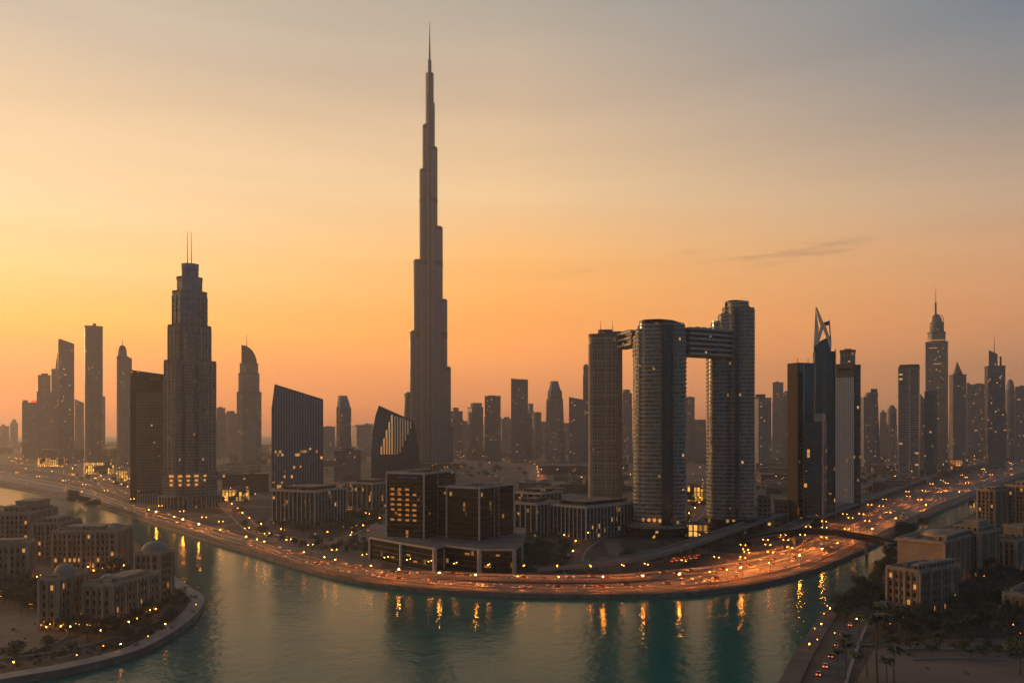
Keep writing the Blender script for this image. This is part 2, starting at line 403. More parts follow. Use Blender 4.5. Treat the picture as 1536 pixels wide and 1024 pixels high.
def offset(line, d):
    out = []
    for i, q in enumerate(line):
        a = line[max(0,i-1)]; b_ = line[min(len(line)-1,i+1)]
        e = Vector((b_[0]-a[0], b_[1]-a[1])); e = e.normalized() if e.length else Vector((1,0))
        out.append(Vector((q[0]-e.y*d, q[1]+e.x*d, q[2] if len(q) > 2 else 0)))
    return out

# waterfront highway: outer edge along the quay, inner edge toward the city
HW = [(-420,679,668),(-150,704,686),(0,724,704),(60,735,716),(130,748,731),(200,770,757),(250,786,769),(320,808,789),(384,826,808),(430,840,824),(500,859,841),(560,870,851),(640,880,859),(740,886,866),(850,888,868),(950,887,865),(1030,884,854),(1100,877,841),(1170,864,822),(1230,847,799),(1280,827,779),(1330,803,758),(1400,767,733),(1450,746,717),(1500,724,703),(1560,705,690),(1700,688,676)]
hw = smooth_line(HW, 6)
hwo = [G(a, b_) for a, b_, c_ in hw]; hwi = [G(a, c_) for a, b_, c_ in hw]
def hl(t_): return [o.lerp(i_, t_) for o, i_ in zip(hwo, hwi)]
def rise(i):
    x = hw[i][0]; return 3.0*max(0, min(1, (x-560)/120))*max(0, min(1, (1130-x)/140))
zero = lambda i: 0.0
ribbon('promenade', hl(.0), hl(.13), .30, paving, .5, pale_concrete)
ribbon('quay_parapet', hl(.13), hl(.15), 1.3, pale_concrete, 1.6)
ribbon('highway', hl(.16), hl(.46), .012, lane_asphalt)
ribbon('median', hl(.46), hl(.485), 1.0, pale_concrete, 1.2)
ribbon('elevated_highway', hl(.50), hl(.78), .016, lane_asphalt, 1.4, pale_concrete, zf=rise)
for nm, a, b_ in (('highway_barrier', .495, .505), ('highway_barrier', .775, .787)):
    ribbon(nm, hl(a), hl(b_), 1.15, pale_concrete, 1.5, zf=rise)
ribbon('service_road', hl(.82), hl(1.0), .01, asphalt)
ribbon('service_kerb', hl(.80), hl(.82), .16, pale_concrete, .3)
for t_ in (.235, .31, .385): # lane lines
    mb = MB(); A, B = hl(t_), hl(t_+.006)
    for i in range(0, len(A)-1, 1):
        for k in range(3):
            a, b_ = k/3, k/3+.17
            mb.face([tuple(A[i].lerp(A[i+1], a))[:2]+(.017,), tuple(A[i].lerp(A[i+1], b_))[:2]+(.017,), tuple(B[i].lerp(B[i+1], b_))[:2]+(.017,), tuple(B[i].lerp(B[i+1], a))[:2]+(.017,)], white_paint)
    tag(mb.build('lane_marking'), kind='structure')
for t_ in (.17, .45):
    ribbon('edge_line', hl(t_), hl(t_+.006), .018, white_paint)

def road(name, px, width, mat=asphalt, z=.008, kerb=True, step=6):
    L = smooth_line(px, step); P = [G(a, b_) for a, b_ in L]
    ribbon(name, offset(P, -width/2), offset(P, width/2), z, mat)
    if kerb:
        for s in (-1, 1):
            a, b_ = offset(P, s*width/2), offset(P, s*(width/2+1.6)); ribbon('kerb', *( (a, b_) if s > 0 else (b_, a)), z+.15, pale_concrete, .3)
    return P
R1 = road('street', [(262,728),(300,738),(330,752),(356,772),(384,795),(430,808),(490,811),(545,800),(578,784)], 13, z=.020)
R2 = road('street', [(866,862),(858,842),(868,822),(900,803),(945,792),(1010,788),(1040,775),(1052,752)], 13, z=.024)
R3 = road('boulevard', [(0,694),(90,699),(170,712),(240,722),(262,728)], 26, lane_asphalt, z=.028)
R4 = road('boulevard', [(640,694),(690,692),(730,690),(765,692),(792,699),(806,710),(806,724)], 30, lane_asphalt, z=.032)
R5 = road('boulevard', [(806,724),(860,728),(880,726),(945,722),(1010,718)], 16, z=.036)
R6 = road('boulevard', [(1160,800),(1215,778),(1300,740),(1380,713),(1450,698),(1536,681),(1640,672)], 24, lane_asphalt, z=.040)
R7 = road('boulevard', [(1140,700),(1200,702),(1300,700),(1400,690),(1536,668)], 18, lane_asphalt, z=.044)
RA = road('street', [(-40,706),(40,712),(110,722),(170,735),(196,746)], 14, z=.052)
RB = road('street', [(10,690),(60,702),(110,712),(150,724),(185,741)], 12, z=.056)
RC = road('street', [(-60,698),(20,701),(90,709),(140,716),(200,724)], 11, z=.060)
R8 = road('street', [(380,716),(440,722),(520,716),(600,714)], 12, z=.048)

# planting beds and lots on the city side
def patch(name, px, mat, z=.05, kind='structure'):
    P = [G(a, b_) for a, b_ in px]; 
    A = sum(p_[0]*q[1]-q[0]*p_[1] for p_, q in zip(P, P[1:]+P[:1]))
    if A < 0: P = P[::-1]
    mb = MB(); mb.prism([(q.x, q.y) for q in P], z-.3, z, quay, mat); return tag(mb.build(name), kind=kind)
lawn_mat = plain('dry lawn', (.05,.05,.026), .95, 0, .5, .08)
patch('lawn', [(400,786),(470,800),(530,798),(556,788),(540,772),(470,778)], lawn_mat, .052)
patch('lawn', [(520,765),(574,770),(574,790),(545,786)], lawn_mat, .054)
patch('lawn', [(790,858),(852,858),(850,815),(785,815)], lawn_mat, .056)
patch('car_park', [(895,860),(1000,856),(1040,838),(1000,828),(905,838)], paving, .058)
patch('plaza', [(420,840),(520,845),(556,848),(556,826),(470,822)], paving, .06)
patch('plaza', [(0,925),(60,915),(112,952),(60,975),(0,985)], paving, .062)
patch('plaza', [(66,986),(128,970),(130,950),(30,985)], paving, .066)
patch('lawn', [(120,978),(190,962),(240,938),(265,925),(255,912),(200,935),(130,955)], lawn_mat, .07)
patch('sand_lot', [(1262,1060),(1600,1060),(1600,955),(1380,958),(1310,975)], sand, .06)
patch('plaza', [(1490,925),(1600,930),(1600,905),(1500,905)], pale_concrete, .07)
# island promenade
il = [q for q, (a, b_) in zip(lsh, lpx)][4:44]
ribbon('island_promenade', [Vector((*q[:2],0)) for q in il], offset(il, 7.5), .25, pale_concrete, .5)
ribbon('island_path', offset(il[6:30], 16), offset(il[6:30], 20), .08, paving, .3)
# park promenade and quay road
pr = rsh[0:34]
ribbon('park_promenade', offset(pr, -7), [Vector((*q[:2],0)) for q in pr], .25, paving, .5)
ribbon('park_road', offset(pr, -21), offset(pr, -11), .09, asphalt, .3)
ribbon('park_kerb', offset(pr, -22.2), offset(pr, -21), .24, pale_concrete, .4)
patch('park_path', [(1290,945),(1312,945),(1312,890),(1330,868),(1322,862),(1298,880),(1290,905)], paving, .10)
# ------------------------------------------------------------------ haze (air between the towers)
def make_haze():
    m = bpy.data.materials.new('haze air'); m.use_nodes = True; t = NT(m.node_tree); t.n.clear()
    v = t.node('ShaderNodeVolumePrincipled'); o = t.node('ShaderNodeOutputMaterial'); t.l.new(v.outputs[0], o.inputs['Volume'])
    v.inputs['Color'].default_value = (.90,.87,.83,1); v.inputs['Density'].default_value = HAZE; v.inputs['Anisotropy'].default_value = .5
    mb = MB(); mb.box(-9100, 9100, -700, 12100, -8.3, 1100, m, bottom=True); o = mb.build('haze'); tag(o, kind='stuff')
make_haze()

# ------------------------------------------------------------------ building pieces
def shape_poly(shape, w_, d, cx, cy):
    if shape == 'box': return rect(w_, d, cx, cy)
    if shape == 'oct': return octo(w_, d, cx, cy)
    if shape == 'cyl': return ell(w_, d, cx, cy)
    if shape == 'sq': return ell(w_, d, cx, cy, 32, 3.4)
    if shape.startswith('rot'):
        a = R(float(shape[3:])); k = w_/(cos(a)+abs(sin(a))*.9) if a >= 0 else w_/(cos(a)+abs(sin(-a))*.9)
        return rrect(k, k*.9, a, cx, cy)
def mast(pl, px, y0, y1, r=.5, name='mast', cy_=12, mat=None):
    mb = MB(); mb.bar((pl.x(px), cy_, pl.z(y0, cy_)), (pl.x(px), cy_, pl.z(y1, cy_)), r, mat or dark_metal, 6, r*.35); return mb.build(name, pl.e)
def clutter(pl, px0, px1, py, cy0, cy1, n=4, hmax=4, mat=None, name='roof_unit', zb=None, seed=0):
    rr = random.Random(seed+int(px0*7+py)); zb = pl.z(py) if zb is None else zb
    for k in range(n):
        mb = MB(); x = pl.x(rr.uniform(px0, px1)); y = rr.uniform(cy0, cy1); a, b_ = rr.uniform(2, 6), rr.uniform(2, 5)
        mb.box(x-a, x+a, y-b_, y+b_, zb-.2, zb+rr.uniform(1.2, hmax), mat or roof_grey); mb.build(name, pl.e)
def tower(name, label, cat, px, py, pieces, group=None, yaw=0, D=None):
    """pieces: (part, x0, x1, ytop, ybottom|None, shape, depth ratio, material, extra)"""
    pl = Place(name, label, cat, px, py, yaw, group, D)
    dmax = max((q[2]-q[1])*pl.s*q[6] for q in pieces); cyy = dmax/2
    for part, x0, x1, yt, yb, shp, dr, mat, ex in pieces:
        mb = MB(); w_ = (x1-x0)*pl.s; cx = (pl.x(x0)+pl.x(x1))/2; d = w_*dr
        bk = cyy-d/2; z1 = pl.z(yt, bk); z0 = -.5 if yb is None else pl.z(yb, bk)-.3
        if shp == 'dome': mb.dome(cx, cyy, z0, w_/2, z1-z0, mat, 20, 6, d/2)
        elif shp == 'quarter':          # one vertical side, one quarter-round side
            N = 10; prof = [(-w_/2, z1)]+[(-w_/2+w_*sin(pi/2*k/N), z0+(z1-z0)*cos(pi/2*k/N)) for k in range(1, N+1)]
            prof = [(-w_/2, z0)]+prof
            if ex == 'flip': prof = [(-a, b_) for a, b_ in prof][::-1]
            y0_, y1_ = cyy-d/2, cyy+d/2; n = len(prof)
            mb.face([(cx+a, y0_, b_) for a, b_ in (prof if ex == 'flip' else prof[::-1])], mat, [(a, b_) for a, b_ in (prof if ex == 'flip' else prof[::-1])])
            mb.face([(cx+a, y1_, b_) for a, b_ in (prof[::-1] if ex == 'flip' else prof)], mat, [(a, b_) for a, b_ in (prof[::-1] if ex == 'flip' else prof)])
            for k in range(n):
                a, b_ = prof[k], prof[(k+1) % n]; mb.face([(cx+a[0], y0_, a[1]), (cx+b_[0], y0_, b_[1]), (cx+b_[0], y1_, b_[1]), (cx+a[0], y1_, a[1])], mat, [(0,a[1]),(0,b_[1]),(d,b_[1]),(d,a[1])])
        else:
            poly = shape_poly(shp, w_, d, cx, cyy); pt = None; zt = None
            if isinstance(ex, tuple) and ex[0] == 'taper': pt = [((q[0]-cx)*ex[1]+cx+ex[2]*w_, (q[1]-cyy)*ex[1]+cyy) for q in poly]
            if isinstance(ex, tuple) and ex[0] == 'slant':
                zr = pl.z(ex[1], bk); zt = lambda a, b_, z1=z1, zr=zr, cx=cx, w_=w_: z1+(zr-z1)*max(0, min(1, (a-cx+w_/2)/w_))
            mb.prism(poly, z0, z1, mat, roof_grey if ex is None else mat, pt, zt, smooth=False)
            if ex is None and (x1-x0) > 12:
                g = grow(poly, .5); mb.prism(g, z1-1.6, z1+1.2, dark_metal if 'dark' in mat.name else roof_beige, roof_grey)
        mb.build(part, pl.e)
    pl.cy = cyy; pl.back = 0; return pl

# ------------------------------------------------------------------ facade materials
f_far = [facade('far facade %d' % k, g, w_, fh, bw, sl, mu, lt, .35, .2, wrough=.8) for k, (g, w_, fh, bw, sl, mu, lt) in enumerate([
    ((.12,.13,.15), (.24,.20,.17), 4.0, 2.6, .34, .3, .020), ((.10,.12,.15), (.15,.14,.135), 4.0, 3.0, .25, .22, .020),
    ((.12,.13,.15), (.30,.26,.22), 4.0, 3.6, .22, .4, .020), ((.09,.12,.16), (.10,.10,.105), 4.0, 3.0, .2, .15, .020)])]
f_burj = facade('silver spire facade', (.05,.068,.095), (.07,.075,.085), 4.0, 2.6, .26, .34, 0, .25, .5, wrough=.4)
f_burj_mid = facade('mid tone spire facade', (.10,.12,.155), (.15,.15,.16), 4.0, 2.6, .26, .3, 0, .22, .5, wrough=.4)
f_burj_dark = facade('dark spire glazing', (.06,.085,.12), (.07,.075,.085), 4.0, 2.6, .2, .25, 0, .2, .5, wrough=.4)  # darker copy of the spire facade, shade put into its colour
f_burj_band = facade('dark plant band', (.03,.03,.033), (.05,.05,.055), 2.0, 2.6, .3, .3, 0, .4, .3)
f_address = facade('bronze grid facade', (.10,.115,.14), (.23,.20,.18), 3.6, 1.9, .30, .30, .006, .2, .3)
f_address_cool = facade('blue crown glass', (.15,.18,.23), (.16,.17,.19), 4.0, 2.4, .12, .12, 0, .2, .6)
f_grid = facade('punched grid facade', (.02,.02,.022), (.20,.15,.115), 3.6, 3.0, .42, .42, .002, .25, .2)
f_navy = facade('navy curtain wall', (.09,.17,.27), (.03,.04,.05), 4.2, 3.0, .1, .1, .05, .08, .6, litcol=(1,.36,.06), lstr=.8, vmax=66)
f_navy_top = facade('navy glass unlit', (.08,.16,.25), (.05,.06,.07), 4.2, 3.0, .06, .1, .0, .06, .6)
f_black = facade('black office glass', (.010,.010,.011), (.032,.027,.023), 3.4, 2.2, .2, .10, .012, .12, .35, litcol=(1,.40,.09), lstr=.3)
f_black_lit = facade('black office glass part lit', (.012,.012,.013), (.05,.042,.035), 3.4, 2.2, .22, .10, .03, .12, .35, litcol=(1,.40,.09), lstr=.3)
f_colonnade = facade('dark glazing behind fins', (.015,.017,.02), (.035,.032,.03), 4.0, 2.5, .15, .1, .03, .15, .3)
f_groove = facade('dark groove glass', (.04,.075,.11), (.03,.035,.04), 4.0, 3.0, .06, .06, 0, .1, .5)
f_sky = facade('banded tower glass', (.14,.17,.17), (.48,.39,.30), 3.5, 2.2, .30, .10, .005, .2, .4)
f_sky_b = facade('small grid facade', (.11,.12,.12), (.40,.315,.23), 3.5, 2.4, .35, .28, .004, .25, .3)
f_blue = facade('blue black tower glass', (.045,.10,.15), (.03,.045,.055), 4.0, 2.6, .1, .06, .016, .08, .55, litcol=(1,.36,.06), lstr=.7, vmax=90)
f_stripe = facade('glazing between white piers', (.07,.09,.11), (.07,.065,.065), 3.8, 2.2, .2, .1, .008, .2, .3)
f_band = facade('white banded facade', (.08,.10,.12), (.36,.31,.28), 4.4, 7.0, .26, .06, .008, .25, .3)
f_low = [facade('low block facade %d' % k, g, w_, 4.2, 4.0, .4, .35, lt*.5, .4, .1, lstr=.8, wrough=.85) for k, (g, w_, lt) in enumerate([
    ((.03,.03,.03), (.22,.17,.13), .05), ((.04,.04,.045), (.13,.11,.095), .05), ((.02,.02,.02), (.28,.22,.17), .12)])]
f_lit = facade('lit shop glazing', (.05,.04,.03), (.10,.08,.06), 6.0, 4.0, .12, .3, .9, .3, .0, litcol=(1,.42,.06), lstr=1.1)
gold_glow = emit('lit crown lamps', (1,.5,.14), .55)

# ------------------------------------------------------------------ the spire tower
def spire_tower():
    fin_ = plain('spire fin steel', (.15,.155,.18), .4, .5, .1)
    pl = Place('spire_tower', 'tallest tower, stepped silver spire rising far above the whole skyline', 'skyscraper', 644.5, 705)
    C0 = 70; s = pl.s*(pl.D+C0)/pl.D; pl.s = s; pl.back = C0-10
    def tube(part, ang, edge, py_top, rad, band=None):
        a = R(ang); k = abs(cos(a))
        r_ = (abs(edge-644.5)*s-rad)/k if k > .1 else edge
        cx, cy_ = r_*cos(a), C0+r_*sin(a); mb = MB()
        poly = ell(rad*2, rad*2, cx, cy_, 20); z1 = pl.z(py_top)
        mb.prism(poly, -.5, z1-3, f_burj_dark if ang > 200 else f_burj if ang > 90 else f_burj_mid, roof_grey, smooth=False)  # facade tone set per wing, painting in the dark seam between shafts
        o = mb.build(part, pl.e)
        c = MB(); c.prism(grow(poly, .35), z1-9, z1-.5, f_burj_band, dark_metal); c.prism(grow(poly, -.8), z1-.7, z1+1.5, steel); c.build('tier_cap', o)
        # polished fins down each tube
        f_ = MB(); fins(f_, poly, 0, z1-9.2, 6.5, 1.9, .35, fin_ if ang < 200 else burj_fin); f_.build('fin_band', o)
        return o
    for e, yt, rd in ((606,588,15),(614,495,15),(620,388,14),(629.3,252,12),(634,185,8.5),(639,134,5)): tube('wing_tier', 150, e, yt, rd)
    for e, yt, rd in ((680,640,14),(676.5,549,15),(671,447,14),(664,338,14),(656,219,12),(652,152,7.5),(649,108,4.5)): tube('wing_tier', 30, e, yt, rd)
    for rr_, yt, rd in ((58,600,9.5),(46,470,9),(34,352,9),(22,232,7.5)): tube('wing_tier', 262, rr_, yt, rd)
    mb = MB(); mb.prism(ell(19, 19, 0, C0, 18), 0, pl.z(108), f_burj, roof_grey); mb.prism(ell(8.5, 8.5, 0, C0, 14), pl.z(108)-1, pl.z(88), f_burj, roof_grey)
    core = mb.build('core', pl.e)
    mb = MB(); mb.bar((0,C0,pl.z(88)-1),(0,C0,pl.z(60)), 2.4, dark_metal, 10, 1.5); mb.bar((0,C0,pl.z(60)-.5),(0,C0,pl.z(29)), 1.4, dark_metal, 8, .35); mb.build('spire', pl.e)
    # dark plant-floor belts round the wings that stand at that height
    def belt(y0, y1, items):
        for ang, edge, rad in items:
            b_ = MB()
            a = R(ang); k = abs(cos(a)); r_ = (abs(edge-644.5)*s-rad)/k if k > .1 else edge
            b_.prism(grow(ell(rad*2, rad*2, r_*cos(a), C0+r_*sin(a), 20), .75), pl.z(y1), pl.z(y0), f_burj_band, dark_metal, bottom=True)
            b_.build('plant_belt', pl.e)
    belt(296, 302, [(150,629.3,12),(30,656,12),(262,22,7.5)])
    belt(389, 397, [(30,664,14),(262,34,9),(150,629.3,12)])
    belt(496, 505, [(150,620,14),(30,671,14),(262,46,9)])
    mb = MB(); 
    mb.prism(ell(150,110,0,C0,24), -.5, 14, f_colonnade, roof_beige); mb.build('podium', pl.e)
spire_tower()

# ------------------------------------------------------------------ stepped bronze tower on the left
def stepped_tower():
    pl = tower('stepped_tower', 'dark bronze stepped tower with two thin masts, beside the waterfront curve', 'skyscraper', 285, 762, [
        ('base_tier', 243, 327.5, 708, None, 'oct', .85, f_address, None),
        ('tier', 246.5, 324.5, 541, 708, 'oct', .85, f_address, None),
        ('tier', 252, 317, 488, 541, 'oct', .85, f_address, None),
        ('tier', 258.5, 311, 437, 488, 'oct', .85, f_address_cool, None),
        ('crown_tier', 265, 304, 416, 437, 'oct', .85, f_address_cool, None),
        ('crown_tier', 272.5, 298, 395, 416, 'oct', .85, f_address_cool, ('taper', 1.06, 0))])
    s = pl.s; cy_ = pl.cy
    for x0, x1, y0, y1 in ((246.5,324.5,708,541),(252,317,541,488),(258.5,311,488,440)):
        w_ = (x1-x0)*s; poly = octo(w_, w_*.85, (pl.x(x0)+pl.x(x1))/2, cy_); mb = MB()
        fins(mb, poly, pl.z(y0)-1, pl.z(y1)-.5, 6.2, .8, .9, beige_trim if x0 < 258 else dark_metal)
        rings(mb, poly, pl.z(y0)+3, pl.z(y1), 14.4, .7, .5, dark_metal); mb.build('pier_band', pl.e)
    # rounded bays up the front, with the long dark grooves between them
    mb = MB()
    for c_, w_, y1 in ((268,15,548),(303,15,548)):
        mb.prism(ell(w_*s, 7, pl.x(c_), 1.5, 20), 0, pl.z(y1), f_address, roof_grey)
    mb.build('bay', pl.e)
    mb = MB(); mb.prism(ell(16*s, 8, pl.x(285), .5, 20), 0, pl.z(500), f_address, roof_grey); mb.build('bay', pl.e)
    for c_ in (276, 294.5):
        mb = MB(); mb.box(pl.x(c_)-1.0, pl.x(c_)+1.0, -1.5, 3, pl.z(708), pl.z(545), f_groove); mb.build('groove', pl.e)
    mb = MB(); a, b_ = pl.x(281), pl.x(289)                      # pale sail up the crown
    z0, z1 = pl.z(470), pl.z(395); yv = cy_-(304-265)*s*.44
    for (xa, xb, xc, xd) in ((pl.x(273), pl.x(281.5), pl.x(280.5), pl.x(274)), (pl.x(283.5), pl.x(295), pl.x(297), pl.x(283.5))):
        P = [(xa, -4+cy_-(311-258)*s*.425+3.2, z0), (xb, -4+cy_-(311-258)*s*.425+3.2, z0), (xc, yv+1, z1), (xd, yv+1, z1)]
        mb.face(P, f_address_cool, [(0,0),(10,0),(10,50),(0,50)]); mb.face([(p_[0], p_[1]+1.5, p_[2]) for p_ in reversed(P)], f_address_cool)
        for i in range(4):
            p_, q = P[i], P[(i+1) % 4]; mb.face([p_, (p_[0], p_[1]+1.5, p_[2]), (q[0], q[1]+1.5, q[2]), q], dark_metal)
    mb.build('crown_sail', pl.e)
    for px in (281.2, 287.2): mast(pl, px, 397, 348, .55, 'mast', cy_)
    for k in range(5):      # lit rooms above the entrance floors
        for j, yy in enumerate((712, 718.5, 725) if k != 4 else (712, 718.5)):
            mb = MB(); x = pl.x(257+k*12.2+ (1 if k else 0)); hw_ = 2.3 if j == 0 else 1.5
            fr = .35 if 262 < 257+k*12.2 < 310 else 4
            y_ = -1.9 if 262 < 257+k*12.2 < 310 else 2
            mb.box(x-hw_, x+hw_, -4.4+ (2.6 if k in (0,4) else 0), 6, pl.z(yy+3), pl.z(yy), glow_window, bottom=True); mb.build('lit_window', pl.e)
    mb = MB(); w_ = 85*s; poly = octo(w_+6, w_*.85+6, 0, cy_); mb.prism(poly, -.5, 13, f_colonnade, roof_beige); fins(mb, poly, 0, 13, 5, .9, .8, beige_trim)
    mb.build('podium', pl.e)
    return pl
stepped_tower()

# slab with slanted roof beside it
pl = tower('slab_block', 'brown slab with inset punched grid and sloping dark top, left of the bronze stepped tower', 'office block', 222, 752, [
    ('body', 195.5, 250, 573, None, 'box', .55, brown_clad, 0)])
s = pl.s; mb = MB(); d = 54.5*s*.55
mb.prism([(pl.x(195.9), .6), (pl.x(250)-.5, .6), (pl.x(250)-.5, d-.6), (pl.x(195.9), d-.6)], pl.z(573)-.3, pl.z(556), f_colonnade, roof_grey, ztop=lambda a, b_: pl.z(555)+(pl.z(561)-pl.z(555))*(a-pl.x(196))/(54*s)); mb.build('sloping_roof', pl.e)
mb = MB(); mb.box(pl.x(205), pl.x(249), -.35, 1, pl.z(737), pl.z(588), f_grid); mb.build('window_panel', pl.e)
mb = MB(); mb.box(pl.x(205), pl.x(238), -.8, 1, pl.z(750), pl.z(740), f_navy_top)
for k in range(9): x = pl.x(206+k*3.8); mb.box(x-.5, x+.5, -1.5, .5, pl.z(752), pl.z(739.5), beige_trim)
mb.build('colonnade', pl.e)

# ------------------------------------------------------------------ left cluster
A, B, C_, D_ = f_far
tower('domed_tower', 'slim pale tower with rounded cap, left of the brown slab', 'skyscraper', 186, 700, [
    ('body', 175, 193.5, 535, None, 'sq', .9, A, None), ('side_wing', 192, 198, 536, None, 'box', 1.6, A, None),
    ('crown', 176.5, 191, 524, 535, 'oct', .9, A, ('taper', .85, 0)), ('cap', 178, 189.5, 517, 524, 'dome', .9, roof_grey, 0), ('mast', 183.5, 184.3, 510, 517, 'cyl', 1, dark_metal, 0)])
pl = tower('round_tower', 'tall plain round tower with small rooftop crane, third peak from the left edge', 'skyscraper', 140.5, 698, [
    ('body', 126.5, 154.5, 489, None, 'sq', .9, B, None), ('roof_unit', 139, 144, 485, 489, 'box', .8, dark_metal, 0)])
pl = tower('wedge_tower', 'dark slab with slanted top and gold-lit left edge, tall on the far left', 'skyscraper', 100, 694, [
    ('body', 88.5, 111.5, 508, None, 'box', .7, D_, ('slant', 515)), ('edge_fin', 87.3, 88.6, 510, None, 'box', 8, beige_trim, 0)])
pl = tower('craned_tower', 'unfinished block with crane stubs on its stepped roof, far left', 'office block', 68, 690, [
    ('body', 55, 79, 588, None, 'box', .8, A, None), ('upper_block', 57, 76, 563, 588, 'box', .8, A, None), ('roof_unit', 62, 72, 560, 563, 'box', .8, dark_metal, 0)])
for x in (60, 65, 70, 74): mast(pl, x, 564, 556+(x % 3), .5, 'rebar_mast', pl.cy)
tower('spike_tower', 'narrow tower with a thin spike, hard against the wedge slab', 'skyscraper', 83, 688, [
    ('body', 77, 89, 553, None, 'box', .8, B, None), ('spike', 83, 87, 530, 553, 'box', .6, B, ('taper', .2, .3))])
pl = tower('low_tower', 'squat block with a glowing red roof sign, leftmost of the tall buildings', 'office block', 45, 688, [
    ('body', 33, 58, 604, None, 'box', .8, A, None), ('upper_block', 34, 42, 600, 604, 'box', 2, A, None)])
mb = MB(); mb.box(pl.x(47), pl.x(56), .5, 1.5, pl.z(604), pl.z(600), emit('red sign light', (1,.08,.03), 1.2), bottom=True); mb.build('roof_sign', pl.e)
FAR = [ # x0, x1, top, base row, shape, material, extra, top pieces, label
 (112,126,598,684,'box',A,('slant',604),[], 'faint hazy slab between the wedge slab and the round tower'),
 (153,158,594,684,'box',A,None,[], 'thin sliver of a tower behind the right side of the round tower'),
 (15,27,634,672,'oct',A,None,[('cap',17,25,628,634,'dome',.9,A,0)], 'tiny domed block fading in haze at the far left'),
 (0,14,639,672,'box',A,None,[], 'faint low block at the left edge on the horizon'),
 (325,338,612,688,'box',A,None,[], 'flat grey block just right of the bronze stepped tower'),
 (337,356,620,686,'oct',B,None,[('cap',340,352,616,620,'oct',.8,B,0)], 'hazy block with rounded shoulders left of the sail-crowned tower'),
 (484,503,640,684,'box',A,None,[], 'low hazy block right of the slanted navy tower'),
 (528,556,639,684,'rot20',A,None,[], 'wide hazy block left of the curved navy tower'),
 (546,560,636,680,'box',B,None,[], 'faint sliver block behind the curved navy tower'),
 (676,694,617,690,'box',A,None,[('cap',679,688,611,617,'cyl',.8,A,0)], 'hazy tower with a small round top, right beside the tallest spire'),
 (690,702,631,686,'box',B,None,[], 'short hazy block second to the right of the tallest spire'),
 (701,725,611,690,'rot25',A,None,[('cap',706,723,604,611,'oct',.8,A,0)], 'grey tower with a notched shoulder, third right of the tallest spire'),
 (727,751,594,692,'box',B,None,[], 'flat-topped grey tower with a dark roof line, centre skyline'),
 (752,768,628,684,'box',A,None,[('cap',756,764,625,628,'box',.8,A,0)], 'low hazy block left of the tall centre slab'),
 (789,801,616,686,'box',B,None,[('cap',792,800,605,616,'cyl',.9,B,0)], 'round-capped tower leaning on the tall centre slab'),
 (799,812,619,688,'cyl',A,None,[], 'plain rounded block right of the tall centre slab'),
 (811,819,632,682,'box',A,None,[], 'thin low sliver left of the tapering crowned tower'),
 (875,886,548,694,'box',B,None,[], 'tall narrow tower half hidden behind the left bridge tower'),
 (846,855,634,684,'box',A,None,[], 'faint stub block right of the tapering crowned tower'),
 (931,948,590,690,'oct',A,None,[('cap',934,945,584,590,'oct',.9,A,0)], 'hazy tower seen through the left opening of the bridge towers'),
 (1028,1042,596,692,'box',A,None,[], 'upper hazy tower seen through the right opening of the bridge towers'),
 (1041,1059,630,690,'box',B,None,[('cap',1046,1057,629,630,'box',.9,A,0)], 'lower hazy block seen through the right opening of the bridge towers'),
 (1173,1183,589,690,'box',A,None,[], 'slim hazy block touching the brown-edged slab'),
 (1159,1175,574,692,'box',B,None,[], 'plain grey slab left of the brown-edged slab'),
 (1320,1330,618,690,'box',A,None,[], 'small faint block between two larger hazy towers on the right'),
 (1331,1345,614,692,'cyl',B,None,[('cap',1332.5,1343.5,607,614,'dome',.9,B,0)], 'bullet-shaped tower left of the white banded block'),
 (1448,1461,577,690,'rot15',B,None,[('cap',1450,1455,574,577,'box',1,B,0)], 'grey slab right of the pyramid-roofed tower'),
 (1461,1477,576,688,'box',A,None,[], 'second grey slab right of the pyramid-roofed tower'),
 (1508,1523,585,690,'cyl',B,None,[('cap',1509,1522,568,585,'dome',.9,B,0)], 'bullet-topped tower second from the right edge'),
 (1523,1545,580,692,'box',D_,None,[], 'dark flat block cut by the right edge of the picture'),
 (1404,1412,560,684,'box',A,None,[], 'pale sliver behind the mast-topped round-crowned tower'),
]
frr = random.Random(77)
for i, (x0, x1, yt, yb, shp, mat, ex, caps, lab) in enumerate(FAR):
    mat = f_far[(i*3+(i//4)) % 4] if mat in (A, B) else mat; W_ = x1-x0; caps = list(caps)
    if ex is None and W_ > 9 and not caps:
        a_ = x0+W_*frr.uniform(.12,.35); caps.append(('roof_unit', a_, a_+W_*frr.uniform(.3,.5), yt-frr.uniform(1.2,3), yt, 'box', .7, roof_grey, 0))
    if ex is None and W_ > 9: caps.append(('side_wing', x0-.6, x1+.6, yt+frr.uniform(14,34), None, 'box', .55, f_far[(i+1) % 4], None))
    tower('distant_tower', lab, 'skyscraper', (x0+x1)/2, yb, [('body', x0, x1, yt, None, shp, .8, mat, ex)] + caps)

